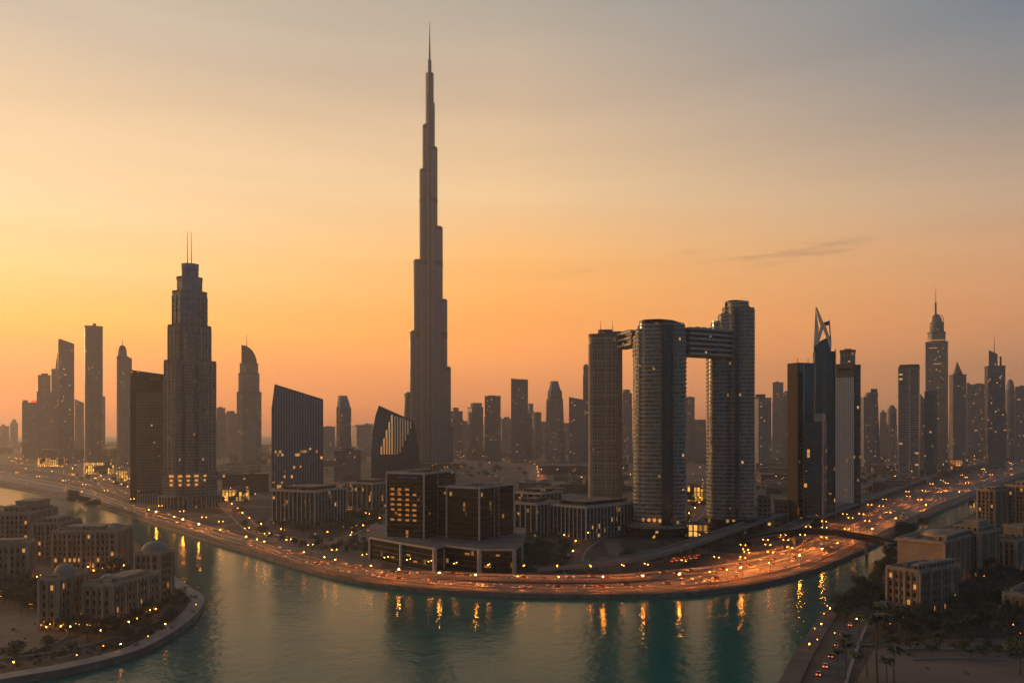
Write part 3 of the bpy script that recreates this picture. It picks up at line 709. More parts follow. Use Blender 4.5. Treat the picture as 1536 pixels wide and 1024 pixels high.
# tower with a quarter-round sail crown
pl = tower('sail_crown_tower', 'stepped stone tower with quarter-round sail crown and mast, right of the bronze tower', 'skyscraper', 373.5, 700, [
    ('base_tier', 355, 392.5, 588, None, 'oct', .8, C_, None), ('tier', 357.5, 389.5, 560, 588, 'oct', .8, C_, None), ('tier', 359.5, 387.5, 545, 560, 'oct', .8, C_, None),
    ('sail_crown', 362, 385.5, 517.5, 545, 'quarter', .5, roof_grey, 0)])
mast(pl, 370, 520, 501, 1.2, 'mast', pl.cy)
tower('chamfered_tower', 'grey tower with angled glass top between the two navy glass towers', 'skyscraper', 516, 700, [
    ('body', 504.5, 527, 611, None, 'oct', .8, B, 0), ('crown', 505.5, 526, 593, 611, 'oct', .8, f_address_cool, ('taper', .66, -.08))])
tower('foreground_slab', 'squat brown banded block below the bevelled grey tower', 'office block', 520, 722, [
    ('body', 501, 541, 676, None, 'box', .7, A, None), ('roof_unit', 512, 530, 672, 676, 'box', .6, roof_grey, 0)])
tower('tall_slab', 'tall glassy flat-topped slab, highest of the centre skyline', 'skyscraper', 779, 694, [
    ('body', 766.5, 792, 567.5, None, 'box', .7, f_far[1], ('slant', 569)), ('side_wing', 786, 797, 622, None, 'box', 1, B, None)])
tower('crowned_tower', 'tapering tower with a trapezoid glass crown, centre skyline', 'skyscraper', 832, 694, [
    ('body', 817.5, 848.5, 598, None, 'oct', .8, A, ('taper', .80, -.03)), ('tier', 821, 843.5, 585, 598, 'oct', .8, B, ('taper', .94, 0)),
    ('crown', 823, 841, 571, 585, 'oct', .8, f_address_cool, ('taper', .62, -.03))])
tower('curved_roof_tower', 'broad grey block with a roof curving down to the right, beside the left bridge tower', 'office block', 865, 694, [
    ('body', 853.5, 880, 595, None, 'box', .7, B, ('slant', 600))])
tower('striped_tower', 'small tower with pale vertical stripes just right of the right bridge tower', 'office block', 1144, 706, [
    ('body', 1132, 1157, 597, None, 'rot18', .7, f_far[2], None), ('roof_unit', 1133, 1148, 591, 597, 'box', .7, roof_grey, 0)])
tower('hunched_tower', 'hazy tower with a curved right shoulder beyond the white-piered block', 'skyscraper', 1306, 700, [
    ('body', 1290, 1321, 595, None, 'oct', .7, B, ('taper', .84, -.06)), ('crown', 1296, 1317, 588, 595, 'oct', .7, B, ('taper', .8, .1)), ('roof_unit', 1306, 1316, 583, 588, 'box', .8, dark_metal, 0)])

# ------------------------------------------------------------------ navy glass pair
def navy_slanted():
    fin_ = plain('pale mullion', (.24,.27,.32), .4, .5, .1)
    pl = Place('navy_slab', 'navy glass tower with a roof slanting down to the right and lit office floors', 'office tower', 446, 745)
    s = pl.s; d = 38
    xl, xr = pl.x(408), pl.x(484.5)
    prof = [(xl, -.5), (xr, -.5), (xr, pl.z(598.5)), (pl.x(412.5), pl.z(577)), (xl, pl.z(612))]
    def slab(part, y0, y1, mat, grow_=0):
        mb = MB(); P = prof
        mb.face([(a, y0, b_) for a, b_ in P], mat, [(a, b_) for a, b_ in P])
        mb.face([(a, y1, b_) for a, b_ in P[::-1]], mat, [(a, b_) for a, b_ in P[::-1]])
        for i in range(len(P)):
            a, b_ = P[i], P[(i+1) % len(P)]
            mb.face([(b_[0], y0, b_[1]), (a[0], y0, a[1]), (a[0], y1, a[1]), (b_[0], y1, b_[1])], mat, [(y0, b_[1]), (y0, a[1]), (y1, a[1]), (y1, b_[1])])
        return mb.build(part, pl.e)
    slab('body', 0, d, f_navy)
    mb = MB(); zt = lambda x: pl.z(577)+(pl.z(598.5)-pl.z(577))*(x-pl.x(412.5))/(xr-pl.x(412.5))
    n = 19
    for k in range(n+1):
        x = xl+(xr-xl)*k/n; top = zt(max(x, pl.x(412.5)))-.5 if x > pl.x(411) else pl.z(612)
        mb.box(x-.3, x+.3, -.4, .2, 0, top, fin_)
    mb.build('mullion_band', pl.e)
    mb = MB()
    for a, b_ in ((prof[2], prof[3]), (prof[3], prof[4]), (prof[1], prof[2]), (prof[4], prof[0])): mb.bar((a[0], -.7, a[1]), (b_[0], -.7, b_[1]), .55, dark_metal)
    mb.build('edge_frame', pl.e)
navy_slanted()
def navy_curved():
    pl = Place('curved_glass_tower', 'navy glass tower with bulging sides and a pale diagonal reflection built of silver panes', 'office tower', 592, 735)
    s = pl.s; d = 34
    L_ = [(558,740),(557.5,710),(557.5,672),(559.5,648),(563.5,624),(568.5,608.5)]
    R_ = [(620.5,631.5),(624,650),(627,672),(628.5,694),(628.5,740)]
    pr = [(pl.x(a), pl.z(b_)) for a, b_ in L_+R_]           # clockwise seen from front
    P = pr[::-1]
    P = [(a, max(b_, -.5)) for a, b_ in P]
    mb = MB(); front = lambda a, z: 0 
    mb.face([(a, 0, b_) for a, b_ in P[::1]][::1], f_navy_top, [(a, b_) for a, b_ in P])
    mb.face([(a, d, b_) for a, b_ in P[::-1]], f_navy_top, [(a, b_) for a, b_ in P[::-1]])
    for i in range(len(P)):
        a, b_ = P[i], P[(i+1) % len(P)]
        mb.face([(b_[0], 0, b_[1]), (a[0], 0, a[1]), (a[0], d, a[1]), (b_[0], d, b_[1])], f_navy, [(0, b_[1]), (0, a[1]), (d, a[1]), (d, b_[1])])
    o = mb.build('body', pl.e); bpy_fix(o)
    # added silver panes, shaped and turned west to stand in for the glass's reflection
    fc = MB(); n_ = 13
    for k in range(n_):
        px0 = 567+k*50.5/n_; px1 = px0+50.5/n_*.72
        lo = 681 if px0 < 597 else 681-(px0-597)*48/20.5
        hi = 681-(px0-567)*59/19 if px0 < 586 else 622+(px0-586)*11/31.5
        if lo-hi < 4: continue
        x0, x1 = pl.x(px0), pl.x(px1); w_ = x1-x0
        ln = (pl.z(hi)-pl.z(lo))*.10
        fc.prism([(x0, .1-ln), (x0+w_*.9, -w_*.72-ln), (x1, -w_*.7-ln), (x1, .1)], pl.z(lo), pl.z(hi), MATS['reflection silver'], dark_metal, poly_top=[(x0, .1), (x0+w_*.9, -w_*.72), (x1, -w_*.7), (x1, .1)], bottom=True)
    fc.build('reflection_pleat', pl.e)
    mb = MB(); n = 17
    topz = lambda x: None
    for k in range(1, n):
        x = pl.x(560+66*k/n); px = 560+66*k/n
        if px < 568.5: yt = 648-(px-559.5)*(648-608.5)/9
        elif px < 620.5: yt = 608.5+(px-568.5)*23/52
        else: yt = 632+(px-620.5)*6
        mb.box(x-.25, x+.25, -.4, .2, 0, pl.z(yt)-.6, burj_fin)
    mb.build('mullion_band', pl.e)
    mb = MB()
    for i in range(len(P)):
        a, b_ = P[i], P[(i+1) % len(P)]
        if a[1] < 0 and b_[1] < 0: continue
        mb.bar((a[0], -.5, a[1]), (b_[0], -.5, b_[1]), .5, dark_metal)
    mb.build('edge_frame', pl.e)
def bpy_fix(o):
    import bmesh
    bm = bmesh.new(); bm.from_mesh(o.data); bmesh.ops.recalc_face_normals(bm, faces=bm.faces); bm.to_mesh(o.data); bm.free()
m_, t_, p_ = newmat('reflection silver'); t_.put(p_.inputs['Base Color'], (.42,.45,.47)); p_.inputs['Metallic'].default_value = .95; p_.inputs['Roughness'].default_value = .16; MATS['reflection silver'] = m_
navy_curved()

# ------------------------------------------------------------------ framed dark office blocks by the water
def corner_box(name, label, cat, xl, xc, xr, yb, theta):
    """near vertical edge at photo column xc; left face reaches xl, right face xr; theta = turn of the left face from head-on"""
    D = depth(yb); C = Vector(((xc-768)/F*D, D)); v = C.normalized(); r = Vector((v.y, -v.x)); th = R(theta)
    dL = -r*cos(th)+v*sin(th); dR = r*sin(th)+v*cos(th)
    def solve(dr, px): tx = (px-768)/F; return (tx*C.y-C.x)/(dr.x-tx*dr.y)
    a, b_ = solve(dL, xl), solve(dR, xr)
    e = bpy.data.objects.new(name, None); COL.objects.link(e); e.location = (C.x, C.y, 0)
    e.rotation_euler = (0, 0, atan2(-dL.y, -dL.x)); tag(e, label, cat)
    z = lambda py: CH-(py-HOR)*D/F
    return e, a, b_, z
def framed_block(name, label, xl, xc, xr, yt, yb, theta, mats, trim=beige_trim, bays=(1, 2), zb=0.0, fw=.5, seams=()):
    e, a, b_, z = corner_box(name, label, 'office block', xl, xc, xr, yb, theta)
    H = z(yt)
    mb = MB(); P = [(-a,0),(0,0),(0,b_),(-a,b_)]; 
    mb.face([(-a,0,zb),(0,0,zb),(0,0,H),(-a,0,H)], mats[0], [(0,zb),(a,zb),(a,H),(0,H)])
    mb.face([(0,0,zb),(0,b_,zb),(0,b_,H),(0,0,H)], mats[1], [(0,zb),(b_,zb),(b_,H),(0,H)])
    mb.face([(0,b_,zb),(-a,b_,zb),(-a,b_,H),(0,b_,H)], mats[1], [(0,zb),(a,zb),(a,H),(0,H)])
    mb.face([(-a,b_,zb),(-a,0,zb),(-a,0,H),(-a,b_,H)], mats[1], [(0,zb),(b_,zb),(b_,H),(0,H)])
    mb.face([(-a,0,H-1.2),(0,0,H-1.2),(0,b_,H-1.2),(-a,b_,H-1.2)], roof_grey); mb.build('glass_body', e)
    # corner posts and roof edge
    for x, y in ((-a,0),(0,0),(0,b_)):
        c = MB(); c.box(x-fw, x+fw if x < 0 else x+fw*.9, y-fw, y+fw, zb-.5, H+.7, trim); c.build('corner_post', e)
    for q in seams:
        c = MB(); c.box(-fw*.4, fw*.7, b_*q-fw*.5, b_*q+fw*.5, zb-.4, H+.3, trim); c.build('corner_post', e)
    c = MB()
    for p_, q in (((-a,0),(0,0)),((0,0),(0,b_)),((0,b_),(-a,b_)),((-a,b_),(-a,0))):
        x0, x1 = sorted((p_[0], q[0])); y0, y1 = sorted((p_[1], q[1]))
        if y0 == y1: c.box(x0+fw, x1-fw, y0-fw*.7, y0+fw*.7, H-1.0, H+.5, trim, bottom=True)
        else: c.box(x0-fw*.7, x0+fw*.7, y0+fw, y1-fw, H-1.0, H+.5, trim, bottom=True)
    c.build('roof_edge', e)
    rr = random.Random(int(xl))
    for k in range(6):
        u = MB(); x, y = rr.uniform(-a+6, -6), rr.uniform(5, b_-5); q, w_ = rr.uniform(1.5, 4), rr.uniform(1.2, 3)
        u.box(x-q, x+q, y-w_, y+w_, H-1.3, H+rr.uniform(.2, 1.4), roof_beige); u.build('roof_unit', e)
    return e, a, b_, z, H
e1, a1, b1, z1_, H1 = framed_block('office_block', 'taller black glass block with pale corner edges and rows of glowing offices', 580, 636, 683, 709.5, 841, 30, (f_black_lit, f_black), seams=(.42,))
mb = MB(); rr = random.Random(3)
for j in range(7):
    for k in range(4):
        if rr.random() < .15: continue
        x = -a1+a1*(.16+.19*k+ (.02 if k > 1 else 0)); zz = z1_(733)-j*3.55
        u = MB(); u.box(x-1.5+rr.uniform(-.4,.4), x+1.4, -.12, .3, zz-1.5, zz, emit('lit office', (1,.34,.05), .40), bottom=True); u.build('lit_window', e1)
for k in range(9):
    u = MB(); x = -a1*.68+k*a1*.05+(a1*.06 if k > 4 else 0); u.box(x, x+a1*.035, -.35, .2, z1_(717.5), z1_(715.6), blue_sign, bottom=True); u.build('sign_letter', e1)
e2, a2, b2, z2_, H2 = framed_block('office_block', 'lower black glass block with paired pale corner edges on the shared podium', 670, 719, 770, 731, 845, 32, (f_black, f_black), seams=(.42,.55))
framed_block('office_block', 'narrow black glass link block squeezed between the two podium towers', 653, 673, 690, 729, 836, 25, (f_black, f_black), fw=.5)
def podium():
    pts = [(555,838),(602,848),(652,858),(666,852),(719,860),(771,860),(783,848)]     # base corners seen from the water
    zr = 15.0
    D0 = [G(a, b_) for a, b_ in pts]
    back = [G(788,822), G(557,816)]
    e = bpy.data.objects.new('podium_block', None); COL.objects.link(e); c0 = G(660, 845); e.location = c0
    tag(e, 'low black glass podium with thick pale posts and light roof under the twin blocks', 'podium')
    P = [(q.x-c0.x, q.y-c0.y) for q in D0+back]
    mb = MB(); mb.prism(P, -.5, zr, f_black, roof_grey); mb.build('glass_body', e)
    mb = MB(); g = grow(P, .9); mb.prism(g, zr-.5, zr+.6, beige_trim, roof_grey, bottom=True); mb.build('roof_slab', e)
    for i in range(7):
        q = P[i]; c = MB(); r_ = .7 if i in (0,3,6) else 1.1
        c.prism(rrect(2*r_, 2*r_, .4, q[0], q[1]), -.5, zr-.7, beige_trim); c.build('corner_post', e)
    rr = random.Random(5)
    for k in range(7):
        i = rr.choice([0,1,3,4]); t_ = rr.uniform(.15,.85); a, b_ = Vector(P[i]), Vector(P[i+1]); q = a.lerp(b_, t_); ed = (b_-a).normalized(); ang = atan2(ed.y, ed.x)
        c = MB(); zz = rr.choice([4, 7.5, 11]); c.prism(rrect(rr.uniform(2,4), .5, ang, q.x, q.y), zz, zz+1.1, emit('lit office', (1,.34,.05), .40), bottom=True); c.build('lit_window', e)
    return e
podium()
def glow_lamp_on(px, py, z): pass

# low buildings with white fins
def fin_block(name, label, xl, xc, xr, yt, yb, theta, gap=4.2, zroof=None, sides='both'):
    e, a, b_, z = corner_box(name, label, 'office block', xl, xc, xr, yb, theta); H = z(yt)
    mb = MB(); P = [(-a,0),(0,0),(0,b_),(-a,b_)]; mb.prism(P, -.5, H, f_colonnade, roof_grey); mb.build('glass_body', e)
    c = MB(); c.prism(grow(P, 1.6), H-.4, H+1.5, beige_trim, roof_beige, bottom=True); c.build('roof_slab', e)
    c = MB(); fins(c, P, .5, H-.4, gap*1.35, .6, .8, white_pier, edges=(0, 1)); c.build('fin_band', e)
    c = MB(); c.prism(grow(P, .5), -.5, 1.2, concrete); c.build('plinth', e)
    c = MB(); c.prism(grow(P, -7), H+1.3, H+4.2, f_colonnade, roof_beige) if min(a, b_) > 22 else c.box(-a*.7, -a*.3, b_*.3, b_*.7, H+1.3, H+3.6, roof_grey); c.build('plant_room', e)
    rr = random.Random(int(xl)*3)
    for k in range(7):
        u = MB(); x, y = rr.uniform(-a+4, -4), rr.uniform(2, b_-3); q = rr.uniform(.8, 2.2)
        u.box(x-q, x+q, y-q, y+q, H+1.4, H+rr.uniform(2.4, 5.2), roof_grey); u.build('roof_unit', e)
    return e
fin_block('pavilion', 'low dark building with white fins and bright roof rim below the slanted navy tower', 409, 472, 518.5, 738, 790, 36, 3.6)
fin_block('pavilion', 'low finned building tucked behind the left of the taller black block', 522, 558, 590, 726, 764, 38, 5)
fin_block('pavilion', 'finned low block right behind the lower black glass block', 765, 805, 836, 757, 806, 35, 3.8)
fin_block('pavilion', 'long low block with close white fins in front of the left bridge tower', 825, 879, 950, 762, 810, 40, 3.4)
fin_block('pavilion', 'dark flat plant building behind the finned blocks, left of the left bridge tower', 772, 812, 842, 741, 776, 35, 6)

# ------------------------------------------------------------------ the bridge towers
def bridge_tower(name, label, px, py, pieces, groove=None, group=None):
    pl = tower(name, label, 'skyscraper', px, py, pieces)
    return pl
plL = tower('bridge_tower', 'leftmost bridge tower, slim with rounded sides and antennas on its roof', 'skyscraper', 907.5, 791, [
    ('body', 883, 911, 502, None, 'sq', 1.0, f_sky_b, None), ('body', 903, 933, 499, None, 'sq', 1.0, f_sky_b, None),
    ('roof_unit', 897, 919, 494, 501, 'oct', .7, roof_grey, 0), ('roof_unit', 919, 932, 497, 500, 'box', .7, roof_grey, 0)])
for px in (901, 919): mast(plL, px, 496, 480, .35, 'antenna', plL.cy)
mb = MB(); s = plL.s
for a, b_, y in ((883,911,503),(903,933,500)):
    w_ = (b_-a)*s; poly = ell(w_, w_, (plL.x(a)+plL.x(b_))/2, plL.cy, 32, 3.4); fins(mb, poly, 0, plL.z(y+12), 5.5, .5, .5, beige_trim); rings(mb, poly, 6, plL.z(y), 10.5, .6, .35, beige_trim)
mb.build('pier_band', plL.e)
def banded(pl, items, gap=3.5, mat=beige_trim, name='balcony_band', h=.75, off=.9):
    mb = MB()
    for poly, z0, z1 in items: rings(mb, poly, z0, z1, gap, h, off, mat)
    return mb.build(name, pl.e)
plM = Place('bridge_tower', 'middle bridge tower, broad oval with horizontal bands and one dark vertical groove', 'skyscraper', 990, 806)
s = plM.s; MW = 79*s; CYM = 24
def ovl(x0, x1, d, p=5.0, cy_=CYM): return ell((x1-x0)*s_, d, (pl_.x(x0)+pl_.x(x1))/2, cy_, 40, p)
pl_, s_ = plM, s
mp_ = [('body', ovl(957,1027,42), 482.5), ('body', ovl(950.5,975,36), 534), ('stepped_terrace', ovl(948.5,975,34), 501), ('stepped_terrace', ovl(952,980,38), 491), ('side_wing', ovl(1004,1029.5,38), 495)]
ii = []
for nm, poly, yt in mp_:
    mb = MB(); mb.prism(poly, -.5, pl_.z(yt), f_sky, roof_grey); mb.build(nm, pl_.e)
for nm, poly, yt in mp_: ii.append((poly, 14 if nm != 'stepped_terrace' else pl_.z(530), pl_.z(yt)))
banded(pl_, ii[:1]); banded(pl_, ii[1:2], off=.7); banded(pl_, ii[2:], off=.75)
mb = MB(); top = ovl(958,1022,44); mb.prism(top, pl_.z(483), 0, dark_metal, dark_metal, ztop=lambda a, b_: pl_.z(477.5)-((a-pl_.x(985))/(40*s))**2*(7 if a > pl_.x(985) else 2)*s); mb.build('curved_roof', pl_.e)
mb = MB(); mb.box(pl_.x(994.5), pl_.x(1007), -3.2, 8, 0, pl_.z(487), f_groove); mb.build('groove', pl_.e)
for q in (992.5, 1007.3):
    mb = MB(); mb.box(pl_.x(q), pl_.x(q)+1.1, -4.0, 8, 0, pl_.z(486), dark_metal); mb.build('groove_fin', pl_.e)
mb = MB(); mb.prism(ell(98*s, 60, pl_.x(985), 22, 36, 2.4), -.5, 9, f_colonnade, roof_beige); mb.prism(ell(104*s, 66, pl_.x(985), 22, 36, 2.4), 8.6, 10.2, pale_concrete, roof_beige, bottom=True); mb.build('podium', pl_.e)
for k in range(9):
    mb = MB(); x = pl_.x(957+k*8.2); y = CYM-23.6*math.sqrt(max(.02, 1-abs((957+k*8.2-990)/37)**2.6)**(1))-1.0 if k not in (4,5) else -4
    if k not in (5,): 
        mb.box(x-1.2, x+1.2, y, y+4, 13.2, 15.6, glow_window, bottom=True); mb.build('lit_window', pl_.e)

plR = Place('bridge_tower', 'rightmost and tallest bridge tower, stepped up its left side to a curved top', 'skyscraper', 1098, 798)
pl_, s_ = plR, plR.s; s = plR.s
rp = [('body', ovl(1091,1124,44,5), 451), ('side_wing', ovl(1103,1132.5,40,4.5), 460.5), ('body', ovl(1059,1100,44,3.0), 534),
      ('stepped_terrace', ovl(1061,1102,40), 491), ('stepped_terrace', ovl(1066,1102,36), 479), ('stepped_terrace', ovl(1077,1102,40), 468), ('stepped_terrace', ovl(1084,1102,36), 458)]
for nm, poly, yt in rp:
    mb = MB(); mb.prism(poly, -.5 if nm != 'stepped_terrace' else pl_.z(536), pl_.z(yt), f_sky if nm != 'side_wing' else f_sky_b, roof_grey); mb.build(nm, pl_.e)
banded(pl_, [(rp[2][1], 14, pl_.z(534))], off=.8); banded(pl_, [(rp[0][1], pl_.z(560), pl_.z(455))], off=.7)
banded(pl_, [(rp[3][1], pl_.z(534), pl_.z(489)), (rp[4][1], pl_.z(489), pl_.z(480)), (rp[5][1], pl_.z(478), pl_.z(468)), (rp[6][1], pl_.z(466), pl_.z(458))], off=.6)
banded(pl_, [(rp[1][1], 14, pl_.z(461))], off=.4, h=.5)
mb = MB(); mb.prism(ovl(1087,1123,44,3.4), pl_.z(452), 0, dark_metal, dark_metal, ztop=lambda a, b_: pl_.z(449.3)-max(0,(a-pl_.x(1098))/(26*s))**2*2.6*s); mb.build('curved_roof', pl_.e)
mb = MB(); mb.box(pl_.x(1102.5), pl_.x(1108.5), -1.6, 8, 0, pl_.z(462), f_groove); mb.build('groove', pl_.e)
mb = MB(); mb.prism(ell(84*s, 64, pl_.x(1096), 24, 30, 3), -.5, 12, f_colonnade, roof_beige); mb.build('podium', pl_.e)
def skybridge(label, p0, p1, w_, py0, py1, D, bands=4):
    """p0,p1 world points at the two ends"""
    e = bpy.data.objects.new('sky_bridge', None); COL.objects.link(e)
    a, b_ = Vector(p0), Vector(p1); L = (b_-a).length; ed = (b_-a)/L; z0, z1 = CH-(py1-HOR)*D/F, CH-(py0-HOR)*D/F
    e.location = (a.x, a.y, z0); e.rotation_euler = (0, 0, atan2(ed.y, ed.x)); tag(e, label, 'sky bridge'); h = z1-z0
    mb = MB(); mb.box(0, L, -w_/2, w_/2, 0, h, f_colonnade, roof_grey, bottom=True); mb.build('glass_hall', e)
    for k in range(bands+1):
        mb = MB(); z = h*k/bands; mb.box(-.1, L+.1, -w_/2-1.2, w_/2+1.2, z-.9-(.1 if k == bands else 0), z+.9, beige_trim, bottom=True); mb.build('deck_band', e)
    for k in range(3):
        mb = MB(); x = L*(.35+.14*k); mb.box(x-2, x+2, -3, 3, h+.5, h+3.2, roof_grey); mb.build('roof_unit', e)
    return e
DM = (plM.D+plR.D)/2+12
skybridge('thick banded sky bridge joining the middle and rightmost bridge towers', ((1020-768)/F*(plM.D+26), plM.D+26), ((1088-768)/F*(plR.D+14), plR.D+14), 24, 495, 532, DM, 5)
e_ = skybridge('thin sky bridge joining the leftmost and middle bridge towers', ((928-768)/F*(plL.D+14), plL.D+14), ((958-768)/F*(plM.D+44), plM.D+44), 14, 503, 521, plL.D+4, 2)

# ------------------------------------------------------------------ right cluster
def right_cluster():
    # brown-edged slab
    e, a, b_, z = corner_box('edged_slab', 'blue glass slab with a broad brown left edge, left of the pointed-crown tower', 'office tower', 1181, 1196.5, 1222, 786, 50)
    H = z(543.5); mb = MB(); mb.prism([(-a,0),(0,0),(0,b_),(-a,b_)], -.5, H, brown_clad, roof_grey); mb.build('brown_wall', e)
    mb = MB(); mb.box(-.2, .5, .8, b_-.5, 0, H-.8, f_blue); mb.build('glass_wall', e)
    mb = MB(); mb.box(-.1, .9, 1.0, b_*.27, 0, H-9, f_black); mb.build('dark_strip', e)
    mb = MB(); mb.box(-.1, 1.6, b_*.27, b_*.33, 0, H, beige_trim); mb.build('edge_fin', e)
    for x, y in ((-a*.5, b_*.3), (-a*.3, b_*.8)):
        mb = MB(); mb.bar((x, y, H), (x, y, H+5), .25, dark_metal); mb.build('antenna', e)
    # pointed-crown tower
    pl = Place('pointed_crown_tower', 'blue-black tower topped by an open white triangular spike crown', 'skyscraper', 1236, 776); s = pl.s; d = 30*s
    P = octo(34*s, d, pl.x(1236.3), d/2, .12); mb = MB(); mb.prism(P, -.5, pl.z(527), f_blue, roof_grey); mb.build('body', pl.e)
    mb = MB(); mb.prism([(pl.x(1220.5), 2), (pl.x(1246.5), 2), (pl.x(1246.5), d-2), (pl.x(1220.5), d-2)], pl.z(527)-.3, 0, f_blue, roof_grey,
        ztop=lambda q, _y: pl.z(516)+(pl.z(503)-pl.z(516))*max(0, (q-pl.x(1222))/(24*s))); mb.build('upper_body', pl.e)
    def strut(pts, r=.9, nm='crown_strut'):
        mb = MB()
        for p_, q in zip(pts, pts[1:]): mb.bar((pl.x(p_[0]), p_[2], pl.z(p_[1])), (pl.x(q[0]), q[2], pl.z(q[1])), r, steel, 5)
        return mb.build(nm, pl.e)
    # spike fin: a tall thin triangular blade with real thickness, open lattice beside it
    mb = MB()
    def blade(pts, y0, y1, mat):
        q = [(pl.x(a_), pl.z(b2_)) for a_, b2_ in pts]
        A = sum(u[0]*v[1]-v[0]*u[1] for u, v in zip(q, q[1:]+q[:1])); q = q if A > 0 else q[::-1]
        mb.face([(a_, y0, b2_) for a_, b2_ in q], mat); mb.face([(a_, y1, b2_) for a_, b2_ in q[::-1]], mat)
        for u, v in zip(q, q[1:]+q[:1]): mb.face([(v[0], y0, v[1]), (u[0], y0, u[1]), (u[0], y1, u[1]), (v[0], y1, v[1])], mat)
    blade([(1220.5,518),(1223.3,459),(1228,490),(1227.5,507)], 3, 6, white_pier)
    blade([(1223.3,458.5),(1225.5,459.5),(1237,487),(1232,491),(1227.5,478)], 3.2, 5.4, white_pier)
    blade([(1221.5,519),(1231.5,486),(1236,489),(1228.5,513)], 1.5, 3.4, white_pier)
    mb.build('crown_spike', pl.e); mb = MB()
    blade([(1232,486),(1237.5,485),(1247.5,515),(1246.5,526),(1240.5,508)], 1.8, 3.6, white_pier)
    blade([(1232,484),(1243.5,480.5),(1244.5,478.5),(1245,486),(1233,488)], 3.8, 9, dark_metal)
    blade([(1243,482),(1245,482),(1247.5,518),(1245,512)], 2.2, 5, steel); mb.build('crown_frame', pl.e)
    mb = MB(); mb.box(pl.x(1233.5), pl.x(1240), -.6, 2, pl.z(700), pl.z(527), f_navy_top); mb.build('centre_strip', pl.e)
    mb = MB(); mb.box(pl.x(1252.6), pl.x(1254), -.4, d*.6, 0, pl.z(524), beige_trim); mb.build('edge_fin', pl.e)
    # low front glass block stepping in front
    e, a, b_, z = corner_box('front_glass_block', 'lower blue glass block with pale top corner in front of the pointed-crown tower', 'office tower', 1206, 1234, 1240, 790, 8)
    mb = MB(); mb.prism([(-a,0),(0,0),(0,b_),(-a,b_)], -.5, z(632), f_blue, roof_grey); mb.build('body', e)
    mb = MB(); mb.box(-a*.45, 0, -.5, b_*.7, z(632), z(620.5), steel, bottom=True); mb.build('corner_box', e)
    mb = MB(); mb.box(-.5, .7, -.9, .6, 0, z(620), beige_trim); mb.build('edge_fin', e)
    mb = MB(); mb.box(-a*.8, 2, -7, 1, 9, 10.4, pale_concrete, bottom=True); mb.build('canopy', e)
    # white-piered block
    pl = tower('piered_tower', 'tall block with bold white vertical piers and a square plant tower on top', 'office tower', 1272, 762, [
        ('side_wing', 1279, 1291, 547, None, 'box', 1.8, f_stripe, None), ('body', 1254, 1280.5, 566, None, 'box', .9, f_stripe, 0),
        ('roof_block', 1254, 1280.5, 547, 566, 'box', .9, roof_beige, None), ('plant_tower', 1260, 1283, 526, 547, 'box', .7, f_far[2], None), ('roof_unit', 1266, 1277, 523, 526, 'box', .6, roof_grey, 0)])
    s = pl.s; fr = pl.cy-26.5*s*.45; mb = MB()
    for k in range(10): x = pl.x(1255.2+k*2.72); mb.box(x-.8, x+.8, fr-.8, fr+.5, 2, pl.z(566), white_pier)
    mb.build('pier_band', pl.e)
    mb = MB(); mb.box(pl.x(1257), pl.x(1276), fr-.4, fr+.5, pl.z(555.5), pl.z(552.5), dark_metal, bottom=True); mb.build('louvre', pl.e)
right_cluster()
pl = tower('banded_block', 'tall block with white horizontal bands and flat rimmed roof, right skyline', 'office tower', 1363.5, 716, [
    ('body', 1347.5, 1379.5, 551, None, 'box', .7, f_band, None), ('roof_block', 1349, 1379, 546.5, 551, 'box', .6, dark_metal, 0)])
mb = MB(); s = pl.s
for q in (1347.8, 1363.8, 1378.3): mb.box(pl.x(q)-.9, pl.x(q)+.9, -.9, 1, 0, pl.z(552), beige_trim)
mb.build('pier_band', pl.e)
tower('navy_sliver', 'slim dark blue tower with a sloping tip right of the white banded block', 'office tower', 1396, 712, [
    ('body', 1386.5, 1400, 587, None, 'box', .8, f_blue, ('slant', 585)), ('side_wing', 1399.5, 1405.5, 585, None, 'box', 1.6, f_navy_top, 0), ('annex', 1380, 1387, 590, None, 'box', 1, A, ('slant', 598))])
pl = tower('round_crown_tower', 'tall tower with tiered round crown, needle mast and ring, right skyline', 'skyscraper', 1405.5, 700, [
    ('body', 1388, 1422, 513, None, 'box', .8, C_, None), ('tier', 1391, 1418.5, 498, 513, 'oct', .8, C_, None), ('tier', 1394.5, 1416, 484, 498, 'cyl', .8, B, None),
    ('crown', 1396.5, 1414, 476.5, 484, 'cyl', .8, B, ('taper', .8, 0)), ('cap', 1398, 1411, 470, 476.5, 'dome', .8, roof_grey, 0),
    ('neck', 1402, 1405, 454, 472, 'cyl', 1, dark_metal, 0)])
mast(pl, 1403.6, 455, 432, .9, 'mast', pl.cy)
mb = MB(); s = pl.s
for k in range(12):
    f_ = lambda t_: (pl.x(1411.5)+3.6*s*cos(t_), pl.cy-4, pl.z(479)+8*s*sin(t_)+ (0))
    t0, t1 = -pi*.35+pi*1.15*k/12, -pi*.35+pi*1.15*(k+1)/12; mb.bar(f_(t0), f_(t1), .8, dark_metal, 5)
mb.build('ring', pl.e)
for x0, x1, y in ((1393,1406,521),(1400,1412,545),(1392,1417,509.5)):
    mb = MB(); mb.box(pl.x(x0), pl.x(x1), -.6, .3, pl.z(y+1.0), pl.z(y), gold_glow, bottom=True); mb.build('lit_window', pl.e)
